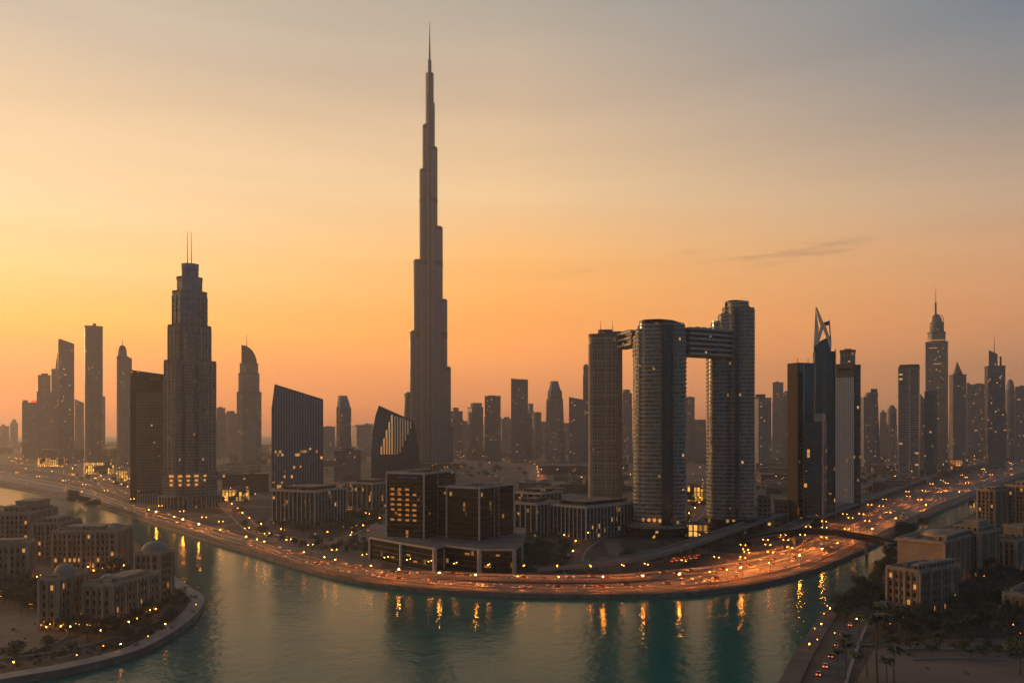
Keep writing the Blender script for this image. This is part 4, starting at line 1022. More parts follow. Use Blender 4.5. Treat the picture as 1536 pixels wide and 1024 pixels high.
pl = tower('pyramid_tower', 'stone tower with a cluster of pointed pyramid roofs', 'skyscraper', 1436.5, 702, [
    ('body', 1423.5, 1449.5, 562, None, 'rot18', .8, A, None), ('roof_cone', 1428, 1441, 547, 562, 'cyl', .9, roof_beige, ('taper', .05, .2)), ('roof_cone', 1430, 1444, 542, 560, 'oct', .9, roof_beige, ('taper', .05, -.1)), ('roof_cone', 1437, 1444, 553, 562, 'oct', .9, roof_beige, ('taper', .05, 0))])
pl = tower('bladed_tower', 'dark tower with a raised slanting blade and mast on its roof, near the right edge', 'skyscraper', 1492.5, 702, [
    ('body', 1476.5, 1508, 549, None, 'rot12', .8, D_, None), ('crown_blade', 1483, 1496.5, 524.5, 549, 'box', .5, f_far[3], ('slant', 531)), ('roof_unit', 1499.5, 1502.5, 535, 549, 'box', 1, dark_metal, 0)])
mast(pl, 1491.5, 530, 505, 1.0, 'mast', pl.cy)
# ------------------------------------------------------------------ sand-coloured quarter: pilasters, windows one by one, domes
def window_mesh(lit=False):
    mb = MB(); mb.box(-.72, .72, -.12, .1, 0, 2.2, glow_window if lit else window_glass, bottom=True)
    mb.box(-.84, -.7, -.25, .1, -.1, 2.3, sandstone_pale, bottom=True); mb.box(.7, .84, -.25, .1, -.1, 2.3, sandstone_pale, bottom=True)
    mb.box(-.9, .9, -.42, .1, -.28, -.08, sandstone_pale, bottom=True); mb.box(-.04, .04, -.17, .1, .02, 2.18, bark)
    o = mb.build('window'); me = o.data; bpy.data.objects.remove(o); return me
WIN, WIN_LIT = window_mesh(), window_mesh(True)
def old_block(label, xl, xc, xr, yt, yb, theta, seed=1, domes=(), turret=None, plain_left=False, name='sandstone_block', lit=.09, steps=(), cat='building'):
    e, a, b_, z = corner_box(name, label, cat, xl, xc, xr, yb, theta); H = z(yt); rr = random.Random(seed)
    b_ = max(b_, 14)
    P = [(-a,0),(0,0),(0,b_),(-a,b_)]
    mb = MB(); mb.prism(P, -.6, H, sandstone, roof_beige); mb.build('wall', e)
    mb = MB(); g = grow(P, .7); mb.prism(g, H-.5, H+.25, sandstone_pale, roof_beige, bottom=True)
    for (x0, x1, y0, y1) in ((-a-.7,.7,-.7,-.2),(-a-.7,.7,b_+.2,b_+.7),(.2,.7,-.2,b_+.2),(-a-.7,-a-.2,-.2,b_+.2)):
        mb.box(x0, x1, y0, y1, H+.2, H+1.3, sandstone_pale)
    mb.build('parapet', e)
    mb = MB(); mb.prism(grow(P, .35), 4.0, 4.5, sandstone_pale, sandstone_pale, bottom=True); mb.build('string_course', e)
    fl = max(2, int((H-3.5)/3.25)); n = 0
    pil = MB(); extra = MB(); used_extra = False
    for face_, L in ((0, a), (1, b_)):
        if plain_left and face_ == 0: continue
        k = max(1, int(L/2.9)); gap = L/k
        for i in range(k+1):
            u = -a+gap*i if face_ == 0 else gap*i
            wd = .7 if i % 3 else 1.15; dp = .9 if i % 3 else 1.5
            top = H-.6 if i % 3 else H+.15
            if face_ == 0: pil.box(u-wd/2, u+wd/2, -dp, .1, -.4, top, sandstone_pale if i % 3 == 0 else sandstone)
            else: pil.box(-.1, dp, u-wd/2, u+wd/2, -.4, top, sandstone_pale if i % 3 == 0 else sandstone)
        for i in range(k):
            for j in range(fl):
                zz = 1.2+j*(H-2.2)/fl+ .5
                if n >= 96: 
                    u = gap*(i+.5); used_extra = True
                    if face_ == 0: extra.box(-a+u-.6, -a+u+.6, -.12, .1, zz, zz+2.2, window_glass, bottom=True)
                    else: extra.box(-.1, .12, u-.6, u+.6, zz, zz+1.9, window_glass, bottom=True)
                    continue
                o = bpy.data.objects.new('window', WIN_LIT if rr.random() < lit*(2.5 if j < 2 else .5) else WIN); COL.objects.link(o); o.parent = e
                if face_ == 0: o.location = (-a+gap*(i+.5), 0, zz)
                else: o.location = (0, gap*(i+.5), zz); o.rotation_euler = (0, 0, pi/2)
                n += 1
    pil.build('pilaster_band', e)
    if used_extra: tag(extra.build('window', e), kind='stuff')
    for (fx, fy, rx, h) in domes:
        x, y = -a*(1-fx), b_*fy; m1 = MB(); m1.prism(ell(rx*2+1, rx*2+1, x, y, 24), H, H+1.8, sandstone_pale, sandstone_pale)
        o = m1.build('drum', e); m2 = MB(); m2.dome(x, y, H+1.7, rx, h, dome_mat, 24, 7); m2.build('dome', o)
    for (fx0, fx1, fy0, fy1, h) in steps:
        q = MB(); x0, x1, y0, y1 = -a*(1-fx0), -a*(1-fx1), b_*fy0, b_*fy1
        q.box(x0, x1, y0, y1, H-.2, H+h, sandstone, roof_beige); q.prism(grow([(x0,y0),(x1,y0),(x1,y1),(x0,y1)], .4), H+h-.4, H+h+.5, sandstone_pale, roof_beige, bottom=True)
        up = q.build('upper_storey', e)
        k = max(1, int((x1-x0)/3.2))
        for i in range(k):
            if h > 2.8:
                o = bpy.data.objects.new('window', WIN); COL.objects.link(o); o.parent = up; o.location = (x0+(x1-x0)*(i+.5)/k, y0, H+.6)
        k = max(1, int((y1-y0)/3.2))
        for i in range(k):
            if h > 2.8:
                o = bpy.data.objects.new('window', WIN); COL.objects.link(o); o.parent = up; o.location = (x1, y0+(y1-y0)*(i+.5)/k, H+.6); o.rotation_euler = (0, 0, pi/2)
    for k in range(24):
        q = MB(); x, y = rr.uniform(-a+1.5, -1.5), rr.uniform(1.5, b_-1.5); w_ = rr.uniform(.5, 1.8); q.box(x-w_, x+w_, y-w_*.7, y+w_*.7, H+.1, H+rr.uniform(.9, 2.6), rr.choice([roof_grey, roof_beige, sandstone_pale])); q.build('roof_unit', e)
    return e
old_block('sandstone apartment wing with an oval dome, nearest the plaza on the left bank', 61, 84, 130, 870, 944, 38, 1, domes=((.55,.5,4.6,4.2),))
old_block('broad sandstone apartment block with low round roof pavilions, front of the left bank', 127, 166, 236, 879, 940, 36, 2, domes=((.25,.35,3.2,1.6),), steps=((.3,.95,.25,.75,2.2),))
old_block('sandstone corner tower under the largest pale dome, at the tip of the left bank', 204, 237, 258.5, 831, 900, 32, 3, domes=((.52,.5,6.6,4.4),), name='domed_block')
old_block('long sandstone block with a row of lights at its foot, behind the domed left buildings', 80, 172, 197, 797, 854, 22, 4, domes=((.86,.5,4.4,2.6),), steps=((.1,.7,.3,.8,2.4),))
old_block('terraced sandstone block with setback upper floors, farthest back on the left bank', -12, 42, 84, 770, 832, 24, 5, steps=((.15,.75,.2,.8,4.2),(.35,.9,.35,.9,7.5)), domes=())
old_block('sandstone block cut by the left edge of the picture beside the tree court', -40, 40, 51, 816, 874, 12, 6, steps=((.4,.9,.3,.8,2.0),))
old_block('short sandstone wing hugging the terraced block at the far left', 50, 88, 120, 785, 836, 30, 7, steps=((.2,.8,.2,.8,3.4),))
old_block('tall sandstone block with blank waterside wall and shallow dome, right bank', 1346, 1414, 1465, 815, 884, 17, 11, domes=((.5,.5,7.5,2.8),), plain_left=True, steps=((.75,1.0,.1,.8,3.4),))
old_block('lower sandstone block with a small domed turret, nearest on the right bank', 1332, 1377, 1434, 858, 926, 30, 12, domes=((.85,.2,2.6,2.6),), steps=((.86,1,.0,.95,3.4),))
old_block('sandstone block with cluttered stepped roof, behind the blank-walled right block', 1422, 1468, 1497, 800, 868, 24, 13, steps=((.1,.9,.15,.9,3.4),(.3,.8,.3,.8,6.4)))
old_block('sandstone block with close dark windows, cut by the right picture edge', 1484, 1522, 1566, 812, 860, 22, 14, steps=((.2,.95,.3,.95,7.8),))
old_block('slender sandstone block with vertical piers, farthest back beside the canal on the right', 1467, 1491, 1512, 736, 800, 28, 15, steps=((.2,.9,.2,.9,3.0),))
old_block('wide sandstone block high in the right margin, behind the close-windowed block', 1508, 1546, 1590, 730, 800, 24, 16, steps=((.2,.9,.2,.9,3.2),))
old_block('small flat sandstone house in the park at the right picture edge', 1506, 1545, 1590, 896, 928, 14, 17)

# ------------------------------------------------------------------ arcade mall and low city blocks
def low_building(name, label, cat, px, py, wpx, h, mat, dr=.7, yaw=0.0, group=None, slab=True, roof=None, seed=0):
    pl = Place(name, label, cat, px, py, yaw, group); w_ = wpx*pl.s; d = max(10, w_*dr); P = rect(w_, d, 0, d/2)
    mb = MB(); mb.prism(P, -.5, h, mat, roof or roof_grey); mb.build('wall', pl.e)
    if slab: mb = MB(); mb.prism(grow(P, .9), h-.4, h+.6, roof_beige, roof or roof_grey, bottom=True); mb.build('roof_slab', pl.e)
    rr = random.Random(seed+int(px*3+py)); 
    for k in range(3):
        q = MB(); x = rr.uniform(-w_*.38, w_*.38); y = rr.uniform(d*.2, d*.8); s1, s2 = rr.uniform(2, w_*.14+2), rr.uniform(2, d*.12+2)
        q.box(x-s1, x+s1, y-s2, y+s2, h+.5, h+rr.uniform(1.5, 3.5), rr.choice([roof_grey, roof_beige])); q.build('roof_unit', pl.e)
    return pl
low_building('mall_hall', 'long low mall hall with glowing gold glass front, left end', 'shopping mall', 78, 700, 38, 22, f_lit, .8, .1)
low_building('mall_hall', 'mall hall with bright gold glass bays below the round tower', 'shopping mall', 150, 711, 44, 24, f_lit, .7, .1)
low_building('mall_hall', 'broad dark-roofed mall hall behind the gold-lit halls', 'shopping mall', 140, 692, 150, 34, f_low[1], .5, .05, roof=roof_grey)
low_building('mall_hall', 'narrow mall hall with lit entrance beside the brown slab', 'shopping mall', 184, 722, 14, 20, f_lit, 1.2, .1)
low_building('lit_hall', 'low hall with rows of bright yellow windows right of the bronze tower', 'hall', 352, 752, 40, 15, f_lit, .6, -.1)
low_building('flat_hall', 'wide flat-roofed hall behind the bright yellow-windowed hall', 'hall', 368, 738, 70, 26, f_low[1], .5, -.05)
low_building('lit_terrace', 'low terrace with orange glowing arcade seen between the two right bridge towers', 'arcade', 1043, 752, 26, 20, f_lit, .5)
low_building('tower_lobby', 'low lobby with warm lit windows at the foot of the middle bridge tower', 'lobby', 1046, 808, 30, 12, f_lit, .5, .1)
low_building('office_annex', 'low annex with lit grid windows between right bridge tower and brown-edged slab', 'annex', 1146, 790, 20, 26, f_low[2], .8)
low_building('office_annex', 'wide low annex left of the brown-edged slab with dim windows', 'annex', 1172, 784, 22, 20, f_low[0], .8)
low_building('shed', 'wide brown shed roof spread before the centre skyline towers', 'hall', 858, 712, 96, 18, f_low[1], .6, roof=roof_beige)
low_building('lit_kiosk', 'small brightly lit kiosk at the water edge, far right channel', 'kiosk', 1457, 762, 9, 9, f_lit, .8)
low_building('glowing_block', 'low block glowing orange under the pyramid-roofed tower', 'building', 1434, 706, 18, 24, facade('orange lit block', (.05,.03,.02), (.18,.1,.06), 5, 5, .2, .3, .55, .4, 0, litcol=(1,.30,.06), lstr=1.0), .8)

keep = [(195,330,660,775),(395,520,700,800),(540,790,690,870),(765,955,740,830),(940,1150,700,830),(1175,1300,680,800),(1342,1412,690,720),(0,215,683,730),(480,545,700,730),(330,405,720,760),(800,910,690,720)]
roads_pts = [q for L in (R1,R2,R3,R4,R5,R6,R7,R8,RA,RB,RC) for q in L]+hl(.0)+hl(.5)+hl(1.0)
landmarks = [(0,110,'left of the wedge slab'),(110,200,'under the round tower'),(320,410,'between bronze tower and slanted navy tower'),(470,560,'between the two navy glass towers'),(620,760,'right of the tallest spire'),(760,880,'before the centre skyline'),(880,950,'behind the leftmost bridge tower'),(950,1060,'between the bridge towers'),(1060,1180,'left of the brown-edged slab'),(1180,1345,'behind the white-piered block'),(1345,1425,'round the white banded block'),(1425,1700,'in the haze near the right edge'),(-300,0,'left of the picture')]
rr = random.Random(21); placed = []
tint = ['brown','grey','pale']
for row, (ya, yb_, n, hh) in enumerate(((664,676,60,(10,26)),(676,692,70,(9,22)),(692,716,56,(8,18)),(716,752,34,(6,16)))):
    tries = 0; cnt = 0
    while cnt < n and tries < 4000:
        tries += 1; px = rr.uniform(-20, 1556); py = rr.uniform(ya, yb_)
        if any(k[0]-8 < px < k[1]+8 and k[2] < py < k[3] for k in keep): continue
        g = G(px, py); wpx = rr.uniform(14, 46)*(1.0 if row < 2 else 1.2); wm = wpx*g.y/F
        sh_y = [q for q in hw if abs(q[0]-px) < 30]
        if sh_y and py > min(q[2] for q in sh_y)-8: continue
        if min((Vector((q.x-g.x, (q.y-g.y)*.8)).length for q in roads_pts), default=1e9) < wm*.5+18: continue
        if any(math.hypot(g.x-q[0], g.y-q[1]-0) < (wm+q[2])*.42 for q in placed): continue
        placed.append((g.x, g.y+wm*.3, wm)); m = rr.randrange(3); cnt += 1
        where = next((t_ for a, b_, t_ in landmarks if a <= px < b_), 'in the haze')
        near = ('on the horizon', 'in the far haze', 'in mid distance', 'among the streets')[row]
        low_building('low_building', f'{tint[(1,1,0)[m] if m != 2 else 2]} flat-roofed low building {near} {where}', 'building', px, py, wpx, rr.uniform(*hh), f_low[(0,1,2)[m]], rr.uniform(.35,.9), rr.uniform(-.35,.35), 'low flat-roofed buildings of the city', roof=rr.choice([roof_grey, roof_beige]), seed=cnt)

# ------------------------------------------------------------------ viaduct and footbridge
def viaduct(name, label, cat, px, width, zf, mat, step=6, pier_gap=34, parapet=1.1, thick=1.8, side=pale_concrete, pw=1.6):
    L = smooth_line(px, step); P = [G(a, b_, zf(a)) for a, b_ in L]
    c0 = P[len(P)//2]; e = bpy.data.objects.new(name, None); COL.objects.link(e); e.location = (c0.x, c0.y, 0); tag(e, label, cat)
    o_ = Vector((c0.x, c0.y, 0)); Q = [q-o_ for q in P]
    def strip(nm, d0, d1, dz, th, m_, s_):
        A, B = offset(Q, d0), offset(Q, d1); mb = MB(); u = 0
        for i in range(len(Q)-1):
            a = [Vector((*v.xy, Q[j].z+dz)) for v, j in ((A[i], i), (A[i+1], i+1), (B[i+1], i+1), (B[i], i))]
            lo = [v-Vector((0,0,th)) for v in a]
            L_ = (a[1]-a[0]).length
            mb.face(a[::-1] , m_, [(u,0),(u+L_,0),(u+L_,1),(u,1)])
            mb.face([lo[0], lo[1], a[1], a[0]], s_); mb.face([a[3], a[2], lo[2], lo[3]], s_); mb.face([lo[3], lo[2], lo[1], lo[0]], s_); u += L_
        o = mb.build(nm, e); bpy_fix(o); return o
    strip('deck', -width/2, width/2, 0, thick, mat, side)
    strip('parapet', -width/2-.35, -width/2+.1, parapet, parapet+1.2, side, side); strip('parapet', width/2-.1, width/2+.35, parapet, parapet+1.2, side, side)
    acc = 0
    for i in range(1, len(Q)-1):
        acc += (Q[i]-Q[i-1]).length
        if acc > pier_gap and Q[i].z > 3:
            acc = 0; mb = MB(); mb.prism(ell(pw, pw, Q[i].x, Q[i].y, 10), -9, Q[i].z-thick+.1, concrete); mb.build('pier', e)
    return P
via = viaduct('metro_viaduct', 'pale elevated rail viaduct curving past the bridge towers toward the far right', 'viaduct',
    [(800,852),(880,845),(950,836),(1010,822),(1060,806),(1110,789),(1150,776),(1190,765),(1240,750),(1300,728),(1360,708),(1440,688),(1536,666),(1640,650)][:-1], 11,
    lambda x: 9.5 if x > 960 else max(1.5, 9.5-(960-x)*.055), roof_grey)
viaduct('ramp_bridge', 'shallow elevated ramp running beside the rail viaduct to the right', 'ramp',
    [(1170,796),(1205,782),(1260,762),(1320,740),(1390,716),(1450,700),(1536,682)], 12, lambda x: 5.5, asphalt, thick=1.4)
foot = viaduct('footbridge', 'dark arched footbridge crossing the highway and channel to the right bank', 'footbridge',
    [(1120,812),(1150,805),(1185,799),(1225,797),(1265,800),(1300,806),(1340,815)], 9, lambda x: 9+1.8*sin(max(0, min(1, (x-1110)/240))*pi), dark_metal, 6, 60, 1.6, 2.0, side=dark_metal, pw=2.2)

# ------------------------------------------------------------------ plants
def crown_mesh(nm, mat, w_, h, n, size, seed, lobes=7, palm=False):
    rr = random.Random(seed); mb = MB()
    if palm:
        for k in range(22):
            az_ = 2*pi*k/22+rr.uniform(-.15,.15); el = rr.uniform(.1,.95); L = rr.uniform(2.9,4.0); p_ = Vector((0,0,0)); d = Vector((cos(az_)*cos(el), sin(az_)*cos(el), sin(el))); sd_ = Vector((-sin(az_), cos(az_), 0))
            w0 = .15
            for j in range(4):
                q = p_+d*L/4; w1 = (.6,.7,.5,.05)[j]
                mb.face([p_-sd_*w0+Vector((0,0,-w0*.5)), q-sd_*w1+Vector((0,0,-w1*.5)), q, p_], mat); mb.face([p_, q, q+sd_*w1+Vector((0,0,-w1*.5)), p_+sd_*w0+Vector((0,0,-w0*.5))], mat)
                p_ = q; w0 = w1; d = (d+Vector((0,0,-.42))).normalized()
    else:
        C = [(Vector((rr.uniform(-.5,.5)*w_*.62, rr.uniform(-.5,.5)*w_*.62, rr.uniform(-.1,.62)*h*.75)), rr.uniform(.22,.36)*w_) for _ in range(lobes)]
        for k in range(n):
            c_, r_ = rr.choice(C); v = Vector((rr.gauss(0,1), rr.gauss(0,1), rr.gauss(0,1))).normalized(); q = c_+Vector((v.x*r_, v.y*r_, v.z*r_*.72))*rr.uniform(.62,1.08)
            a = Vector((rr.gauss(0,1), rr.gauss(0,1), rr.gauss(0,.7))).normalized(); b_ = a.cross(Vector((rr.gauss(0,1), rr.gauss(0,1), rr.gauss(0,1)))).normalized(); s1 = size*rr.uniform(.6,1.3)
            mb.face([q-a*s1, q+b_*s1*.6, q+a*s1, q-b_*s1*.6], mat)
    o = mb.build(nm); me = o.data; bpy.data.objects.remove(o); return me
def trunk_mesh(h, r_, limbs, seed):
    rr = random.Random(seed); mb = MB(); p_ = Vector((0,0,-.3)); top = Vector((rr.uniform(-.3,.3), rr.uniform(-.3,.3), h))
    mid = p_.lerp(top, .5)+Vector((rr.uniform(-.2,.2), rr.uniform(-.2,.2), 0)); mb.bar(p_, mid, r_, bark, 7, r_*.75); mb.bar(mid-Vector((0,0,.05)), top, r_*.75, bark, 7, r_*.5)
    for k in range(limbs):
        a = 2*pi*k/max(1,limbs)+rr.random(); mb.bar(top-Vector((0,0,.3)), top+Vector((cos(a)*h*.38, sin(a)*h*.38, h*.4)), r_*.4, bark, 5, r_*.12)
    o = mb.build('trunk'); me = o.data; bpy.data.objects.remove(o); return me
KINDS = {}
for k in range(3):
    KINDS['tree%d' % k] = (trunk_mesh(2.6, .22, 5, k), crown_mesh('crown', leaf_a if k != 1 else leaf_b, 6.4+k*.6, 4.6+k*.5, 420, .42, k+5, 8), 3.9)
KINDS['big'] = (trunk_mesh(5.0, .3, 6, 9), crown_mesh('crown', leaf_b, 8.2, 8.5, 640, .46, 31, 11), 6.6)
KINDS['palm'] = (trunk_mesh(9.2, .24, 0, 12), crown_mesh('crown', leaf_p, 0, 0, 0, 0, 44, palm=True), 9.1)
KINDS['palm2'] = (trunk_mesh(11.5, .22, 0, 13), crown_mesh('crown', leaf_p, 0, 0, 0, 0, 45, palm=True), 11.4)
KINDS['shrub'] = (None, crown_mesh('shrub', leaf_b, 3.0, 1.8, 150, .3, 50, 4), .5)
trnd = random.Random(99)
QUEUE = []
def plant(kind, px, py, scale, label, group, z=0.0, pos=None):
    tm, cmh, ch = KINDS[kind]; g = pos or G(px, py, z); nm = {'b':'broad_tree','p':'palm_tree','s':'shrub','t':'garden_tree'}[kind[0]]
    cat = {'p':'palm','s':'shrub'}.get(kind[0], 'tree')
    if kind[0] == 't' and pos is None: QUEUE.append((g.length, kind, g.copy(), scale, label, group)); return
    if tm is None:
        e = bpy.data.objects.new('shrub', cmh); COL.objects.link(e)
    else:
        e = bpy.data.objects.new(nm, None); COL.objects.link(e)
        t_ = bpy.data.objects.new('trunk', tm); COL.objects.link(t_); t_.parent = e
        c_ = bpy.data.objects.new('crown', cmh); COL.objects.link(c_); c_.parent = e; c_.location = (0, 0, ch)
    e.location = (g.x, g.y, z+(.5 if tm is None else 0)); s1 = scale*trnd.uniform(.8,1.2)*(1.35 if kind[0] == 'p' else 1); e.scale = (s1, s1, s1*trnd.uniform(.85,1.15)); e.rotation_euler = (0, 0, trnd.uniform(0, 6.28)); tag(e, label, cat, group)
    return e
def inside(poly, x, y):
    r_ = False
    for i in range(len(poly)):
        (x0, y0), (x1, y1) = poly[i-1], poly[i]
        if (y0 > y) != (y1 > y) and x < (x1-x0)*(y-y0)/(y1-y0)+x0: r_ = not r_
    return r_
def grove(poly, n, kinds, sc, label, group, seed, mind=4.0, foot=()):
    rr = random.Random(seed); xs = [q[0] for q in poly]; ys = [q[1] for q in poly]; pts = []; tries = 0
    while len(pts) < n and tries < n*60:
        tries += 1; px, py = rr.uniform(min(xs), max(xs)), rr.uniform(min(ys), max(ys))
        if not inside(poly, px, py) or any(inside(f_, px, py) for f_ in foot): continue
        g = G(px, py)
        if any((g-q).length < mind for q in pts): continue
        pts.append(g); plant(rr.choice(kinds), px, py, rr.uniform(*sc), label, group)
# left bank
grove([(60,948),(128,950),(130,936),(60,938)], 12, ['tree0','tree1','tree2'], (.7,1.0), 'small golden-lit tree at the foot of the oval-domed wing, left bank', 'garden trees of the left bank', 1, 3)
grove([(128,962),(175,955),(235,925),(262,905),(258,898),(236,915),(168,942),(130,944)], 22, ['tree0','tree1','tree2'], (.7,1.05), 'small garden tree along the front of the broad left block', 'garden trees of the left bank', 2, 3)
grove([(262,915),(292,905),(296,893),(270,880),(262,890)], 9, ['tree1','tree2','shrub'], (.6,.9), 'low tree on the tip of the left bank by the promenade', 'trees on the tip of the left bank', 3, 4)
grove([(52,880),(120,868),(190,858),(196,866),(128,868),(62,900),(52,920),(0,905),(0,880)], 44, ['tree0','tree1','big'], (.7,1.0), 'dark courtyard tree between the rows of left bank blocks', 'courtyard trees of the left bank', 4, 4)
grove([(130,972),(190,958),(240,935),(262,920),(268,925),(240,948),(190,968),(130,984)], 44, ['shrub','shrub','tree0'], (.6,1.0), 'low shrub or tree in the planting strip above the left promenade', 'planting strip of the left bank', 5, 3)
grove([(-5,1005),(120,985),(120,975),(60,972),(-5,990)], 26, ['shrub','tree1'], (.6,.9), 'dark shrub or tree beside the plaza at the bottom left', 'plants beside the left plaza', 6, 4)
grove([(0,884),(55,884),(60,930),(0,918)], 12, ['tree1','big'], (.7,1.0), 'dark tree in front of the block cut by the left edge', 'courtyard trees of the left bank', 7, 4)
# city side
grove([(385,790),(470,808),(540,802),(560,782),(540,768),(470,790),(400,780)], 60, ['tree0','tree1','tree2'], (.8,1.1), 'garden tree round the finned pavilion under the slanted navy tower', 'trees round the finned pavilion', 8, 6)
grove([(515,750),(575,772),(575,790),(540,782),(515,765)], 26, ['tree0','tree2'], (.8,1.1), 'garden tree left of the taller black block', 'trees left of the black blocks', 9, 6)
grove([(790,858),(852,858),(855,808),(785,806)], 60, ['tree0','tree1','shrub'], (.8,1.1), 'scattered tree on the lot right of the black podium', 'trees right of the black podium', 10, 6)
grove([(880,852),(940,836),(1030,816),(1100,800),(1130,806),(1060,835),(960,852)], 60, ['tree0','tree1','tree2'], (.8,1.1), 'garden tree between the rail viaduct and the bridge towers', 'trees by the rail viaduct', 11, 6)
grove([(1060,800),(1180,800),(1180,788),(1060,790)], 12, ['tree1','tree2'], (.8,1.1), 'tree at the foot of the rightmost bridge tower', 'trees by the bridge tower feet', 12, 6)
grove([(335,780),(380,800),(470,828),(550,832),(550,815),(430,812),(360,786)], 50, ['shrub','tree0'], (.7,1.0), 'roadside shrub or tree between street and highway, left of the podium', 'roadside planting', 13, 6)
grove([(640,716),(800,722),(790,702),(660,700)], 22, ['big','tree1'], (1.0,1.6), 'dark tree inside the far curve of the lit boulevard', 'trees inside the far boulevard curve', 14, 12)
grove([(130,750),(150,764),(135,768),(95,756)], 12, ['big','tree1'], (1.2,1.7), 'dark tree clump beside the highway at the left bridgehead', 'trees at the left bridgehead', 15, 8)
rr = random.Random(61)
for (x0, x1, y0, y1), n, wh in (((330,405,728,776),14,'right of the bronze stepped tower'),((0,195,712,735),26,'along the left highway'),((690,770,722,745),10,'behind the lower black block'),((800,830,735,752),6,'behind the finned blocks'),((1135,1180,735,780),12,'left of the brown-edged slab'),((1290,1345,715,735),12,'beside the boulevard beyond the white-piered block'),((1380,1530,704,716),22,'between boulevard and wide highway at right'),((1010,1060,745,800),10,'between middle and rightmost bridge towers'),((480,560,705,735),16,'between the two navy glass towers')):
    for _ in range(n):
        px, py = rr.uniform(x0, x1), rr.uniform(y0, y1); g_ = G(px, py)
        sy = [q for q in hw if abs(q[0]-px) < 20]
        if (sy and py > min(q[2] for q in sy)-3) or any(math.hypot(g_.x-q[0], g_.y-q[1]) < q[2]*.6 for q in placed): continue
        plant(rr.choice(['tree0','tree1','tree2','big']), px, py, rr.uniform(1.0,1.5), f'street tree standing {wh}', f'street trees {wh}')
# right bank
blk = [[(1330,850),(1332,926),(1377,928),(1434,915),(1436,850)]]
grove([(1300,905),(1330,880),(1335,935),(1440,925),(1536,905),(1536,958),(1440,958),(1330,965),(1310,955)], 74, ['tree0','tree1','big','big'], (.7,1.05), 'dark tree in the dense park belt before the right bank blocks', 'park belt trees of the right bank', 16, 4, blk)
grove([(1436,925),(1470,872),(1484,864),(1536,866),(1536,905),(1440,925)], 34, ['tree1','big'], (.7,1.0), 'dark tree filling the gap between right bank blocks', 'park belt trees of the right bank', 17, 4)
grove([(1250,925),(1275,897),(1300,880),(1320,862),(1332,838),(1342,842),(1330,868),(1310,892),(1290,920),(1262,935)], 48, ['tree0','tree1','big'], (.7,1.0), 'tree on the shore slope beside the right channel', 'shore trees of the right bank', 18, 4)
grove([(1330,815),(1345,800),(1380,794),(1390,798),(1350,812)], 12, ['tree1','big'], (.9,1.2), 'dark waterside tree where the footbridge lands', 'trees at the footbridge landing', 19, 4)
grove([(1450,790),(1466,775),(1470,800),(1455,812)], 6, ['big'], (.8,1.1), 'dark waterside tree left of the slender pier-fronted block', 'trees by the slender block', 20, 4)
grove([(1330,972),(1536,966),(1536,990),(1480,988),(1340,984)], 18, ['tree0','tree1','shrub'], (.7,1.0), 'lone tree on the sandy lot at the bottom right', 'trees on the sandy lot', 21, 7)
for i, (px, py, k, sc, lab) in enumerate([(1257,1012,'palm',.72,'low palm nearest the quay road, bottom right'),(1268,1018,'palm',.95,'palm second from the quay road, bottom right'),(1301,1018,'palm2',1.0,'tall palm left of the leaning pair, bottom right'),
    (1316,1030,'palm2',1.25,'tallest palm in the middle of the palm group'),(1341,1025,'palm',.8,'short palm on the right end of the palm group'),(1330,1028,'palm',.9,'palm just right of the tallest palm'),(1270,985,'palm',.8,'palm beside the quay road above the group'),
    (1290,975,'palm2',.8,'palm at the corner of the sandy lot'),(1310,962,'palm',.9,'palm standing by the pale park path'),(1325,950,'palm',.9,'palm at the foot of the nearest right block'),(1372,985,'palm',.5,'small palm alone on the sandy lot, left'),(1455,990,'palm',.5,'small palm alone on the sandy lot, right'),
    (1285,1028,'palm',.9,'palm behind the two low palms at the bottom edge'),(1352,948,'palm2',.7,'palm before the small domed turret block')]):
    plant(k, px, py, sc, lab, None)
# clutter of the open lots: parked cars, benches, low walls
def bench_mesh():
    mb = MB(); mb.box(-1, 1, -.25, .25, .42, .5, bark, bottom=True); mb.box(-1, 1, .22, .28, .5, .95, bark, bottom=True)
    for x in (-.8, .8): mb.box(x-.06, x+.06, -.22, .26, 0, .42, dark_metal)
    o = mb.build('bench'); me = o.data; bpy.data.objects.remove(o); return me
BENCH = bench_mesh(); rr = random.Random(12)
for nm, pts in (('on the left plaza', [(20,945),(38,958),(52,936),(86,962),(96,974),(24,972)]), ('on the sandy lot at bottom right', [(1365,968),(1402,972),(1440,966),(1488,972),(1390,1002),(1450,1010)]), ('on the left promenade', [(150,984),(205,969),(258,944),(290,919)])):
    for px, py in pts:
        o = bpy.data.objects.new('bench', BENCH); COL.objects.link(o); g = G(px, py); o.location = (g.x, g.y, .3 if 'promenade' in nm else .07); o.rotation_euler = (0, 0, rr.uniform(0, 3)); tag(o, f'small dark wooden bench {nm}', 'bench', f'benches {nm}')
def low_wall(label, px):
    P = [G(a, b_) for a, b_ in smooth_line(px, 4)]; c0 = P[0]; e = MB()
    ribbon('garden_wall', [q-c0 for q in offset(P, -.25)], [q-c0 for q in offset(P, .25)], .75, pale_concrete, .8, mb=e)
    o = e.build('garden_wall'); o.location = (c0.x, c0.y, 0); bpy_fix(o); tag(o, label, 'garden wall')
low_wall('low pale wall running along the back of the sandy lot, bottom right', [(1335,976),(1390,974),(1450,975),(1540,973)])
low_wall('second low wall crossing the middle of the sandy lot, bottom right', [(1370,990),(1440,988),(1540,991)])
low_wall('low curved wall round the left plaza', [(60,918),(100,946),(84,966),(30,982)])
low_wall('long low wall above the left promenade planting strip', [(0,990),(90,978),(170,957),(240,930)])
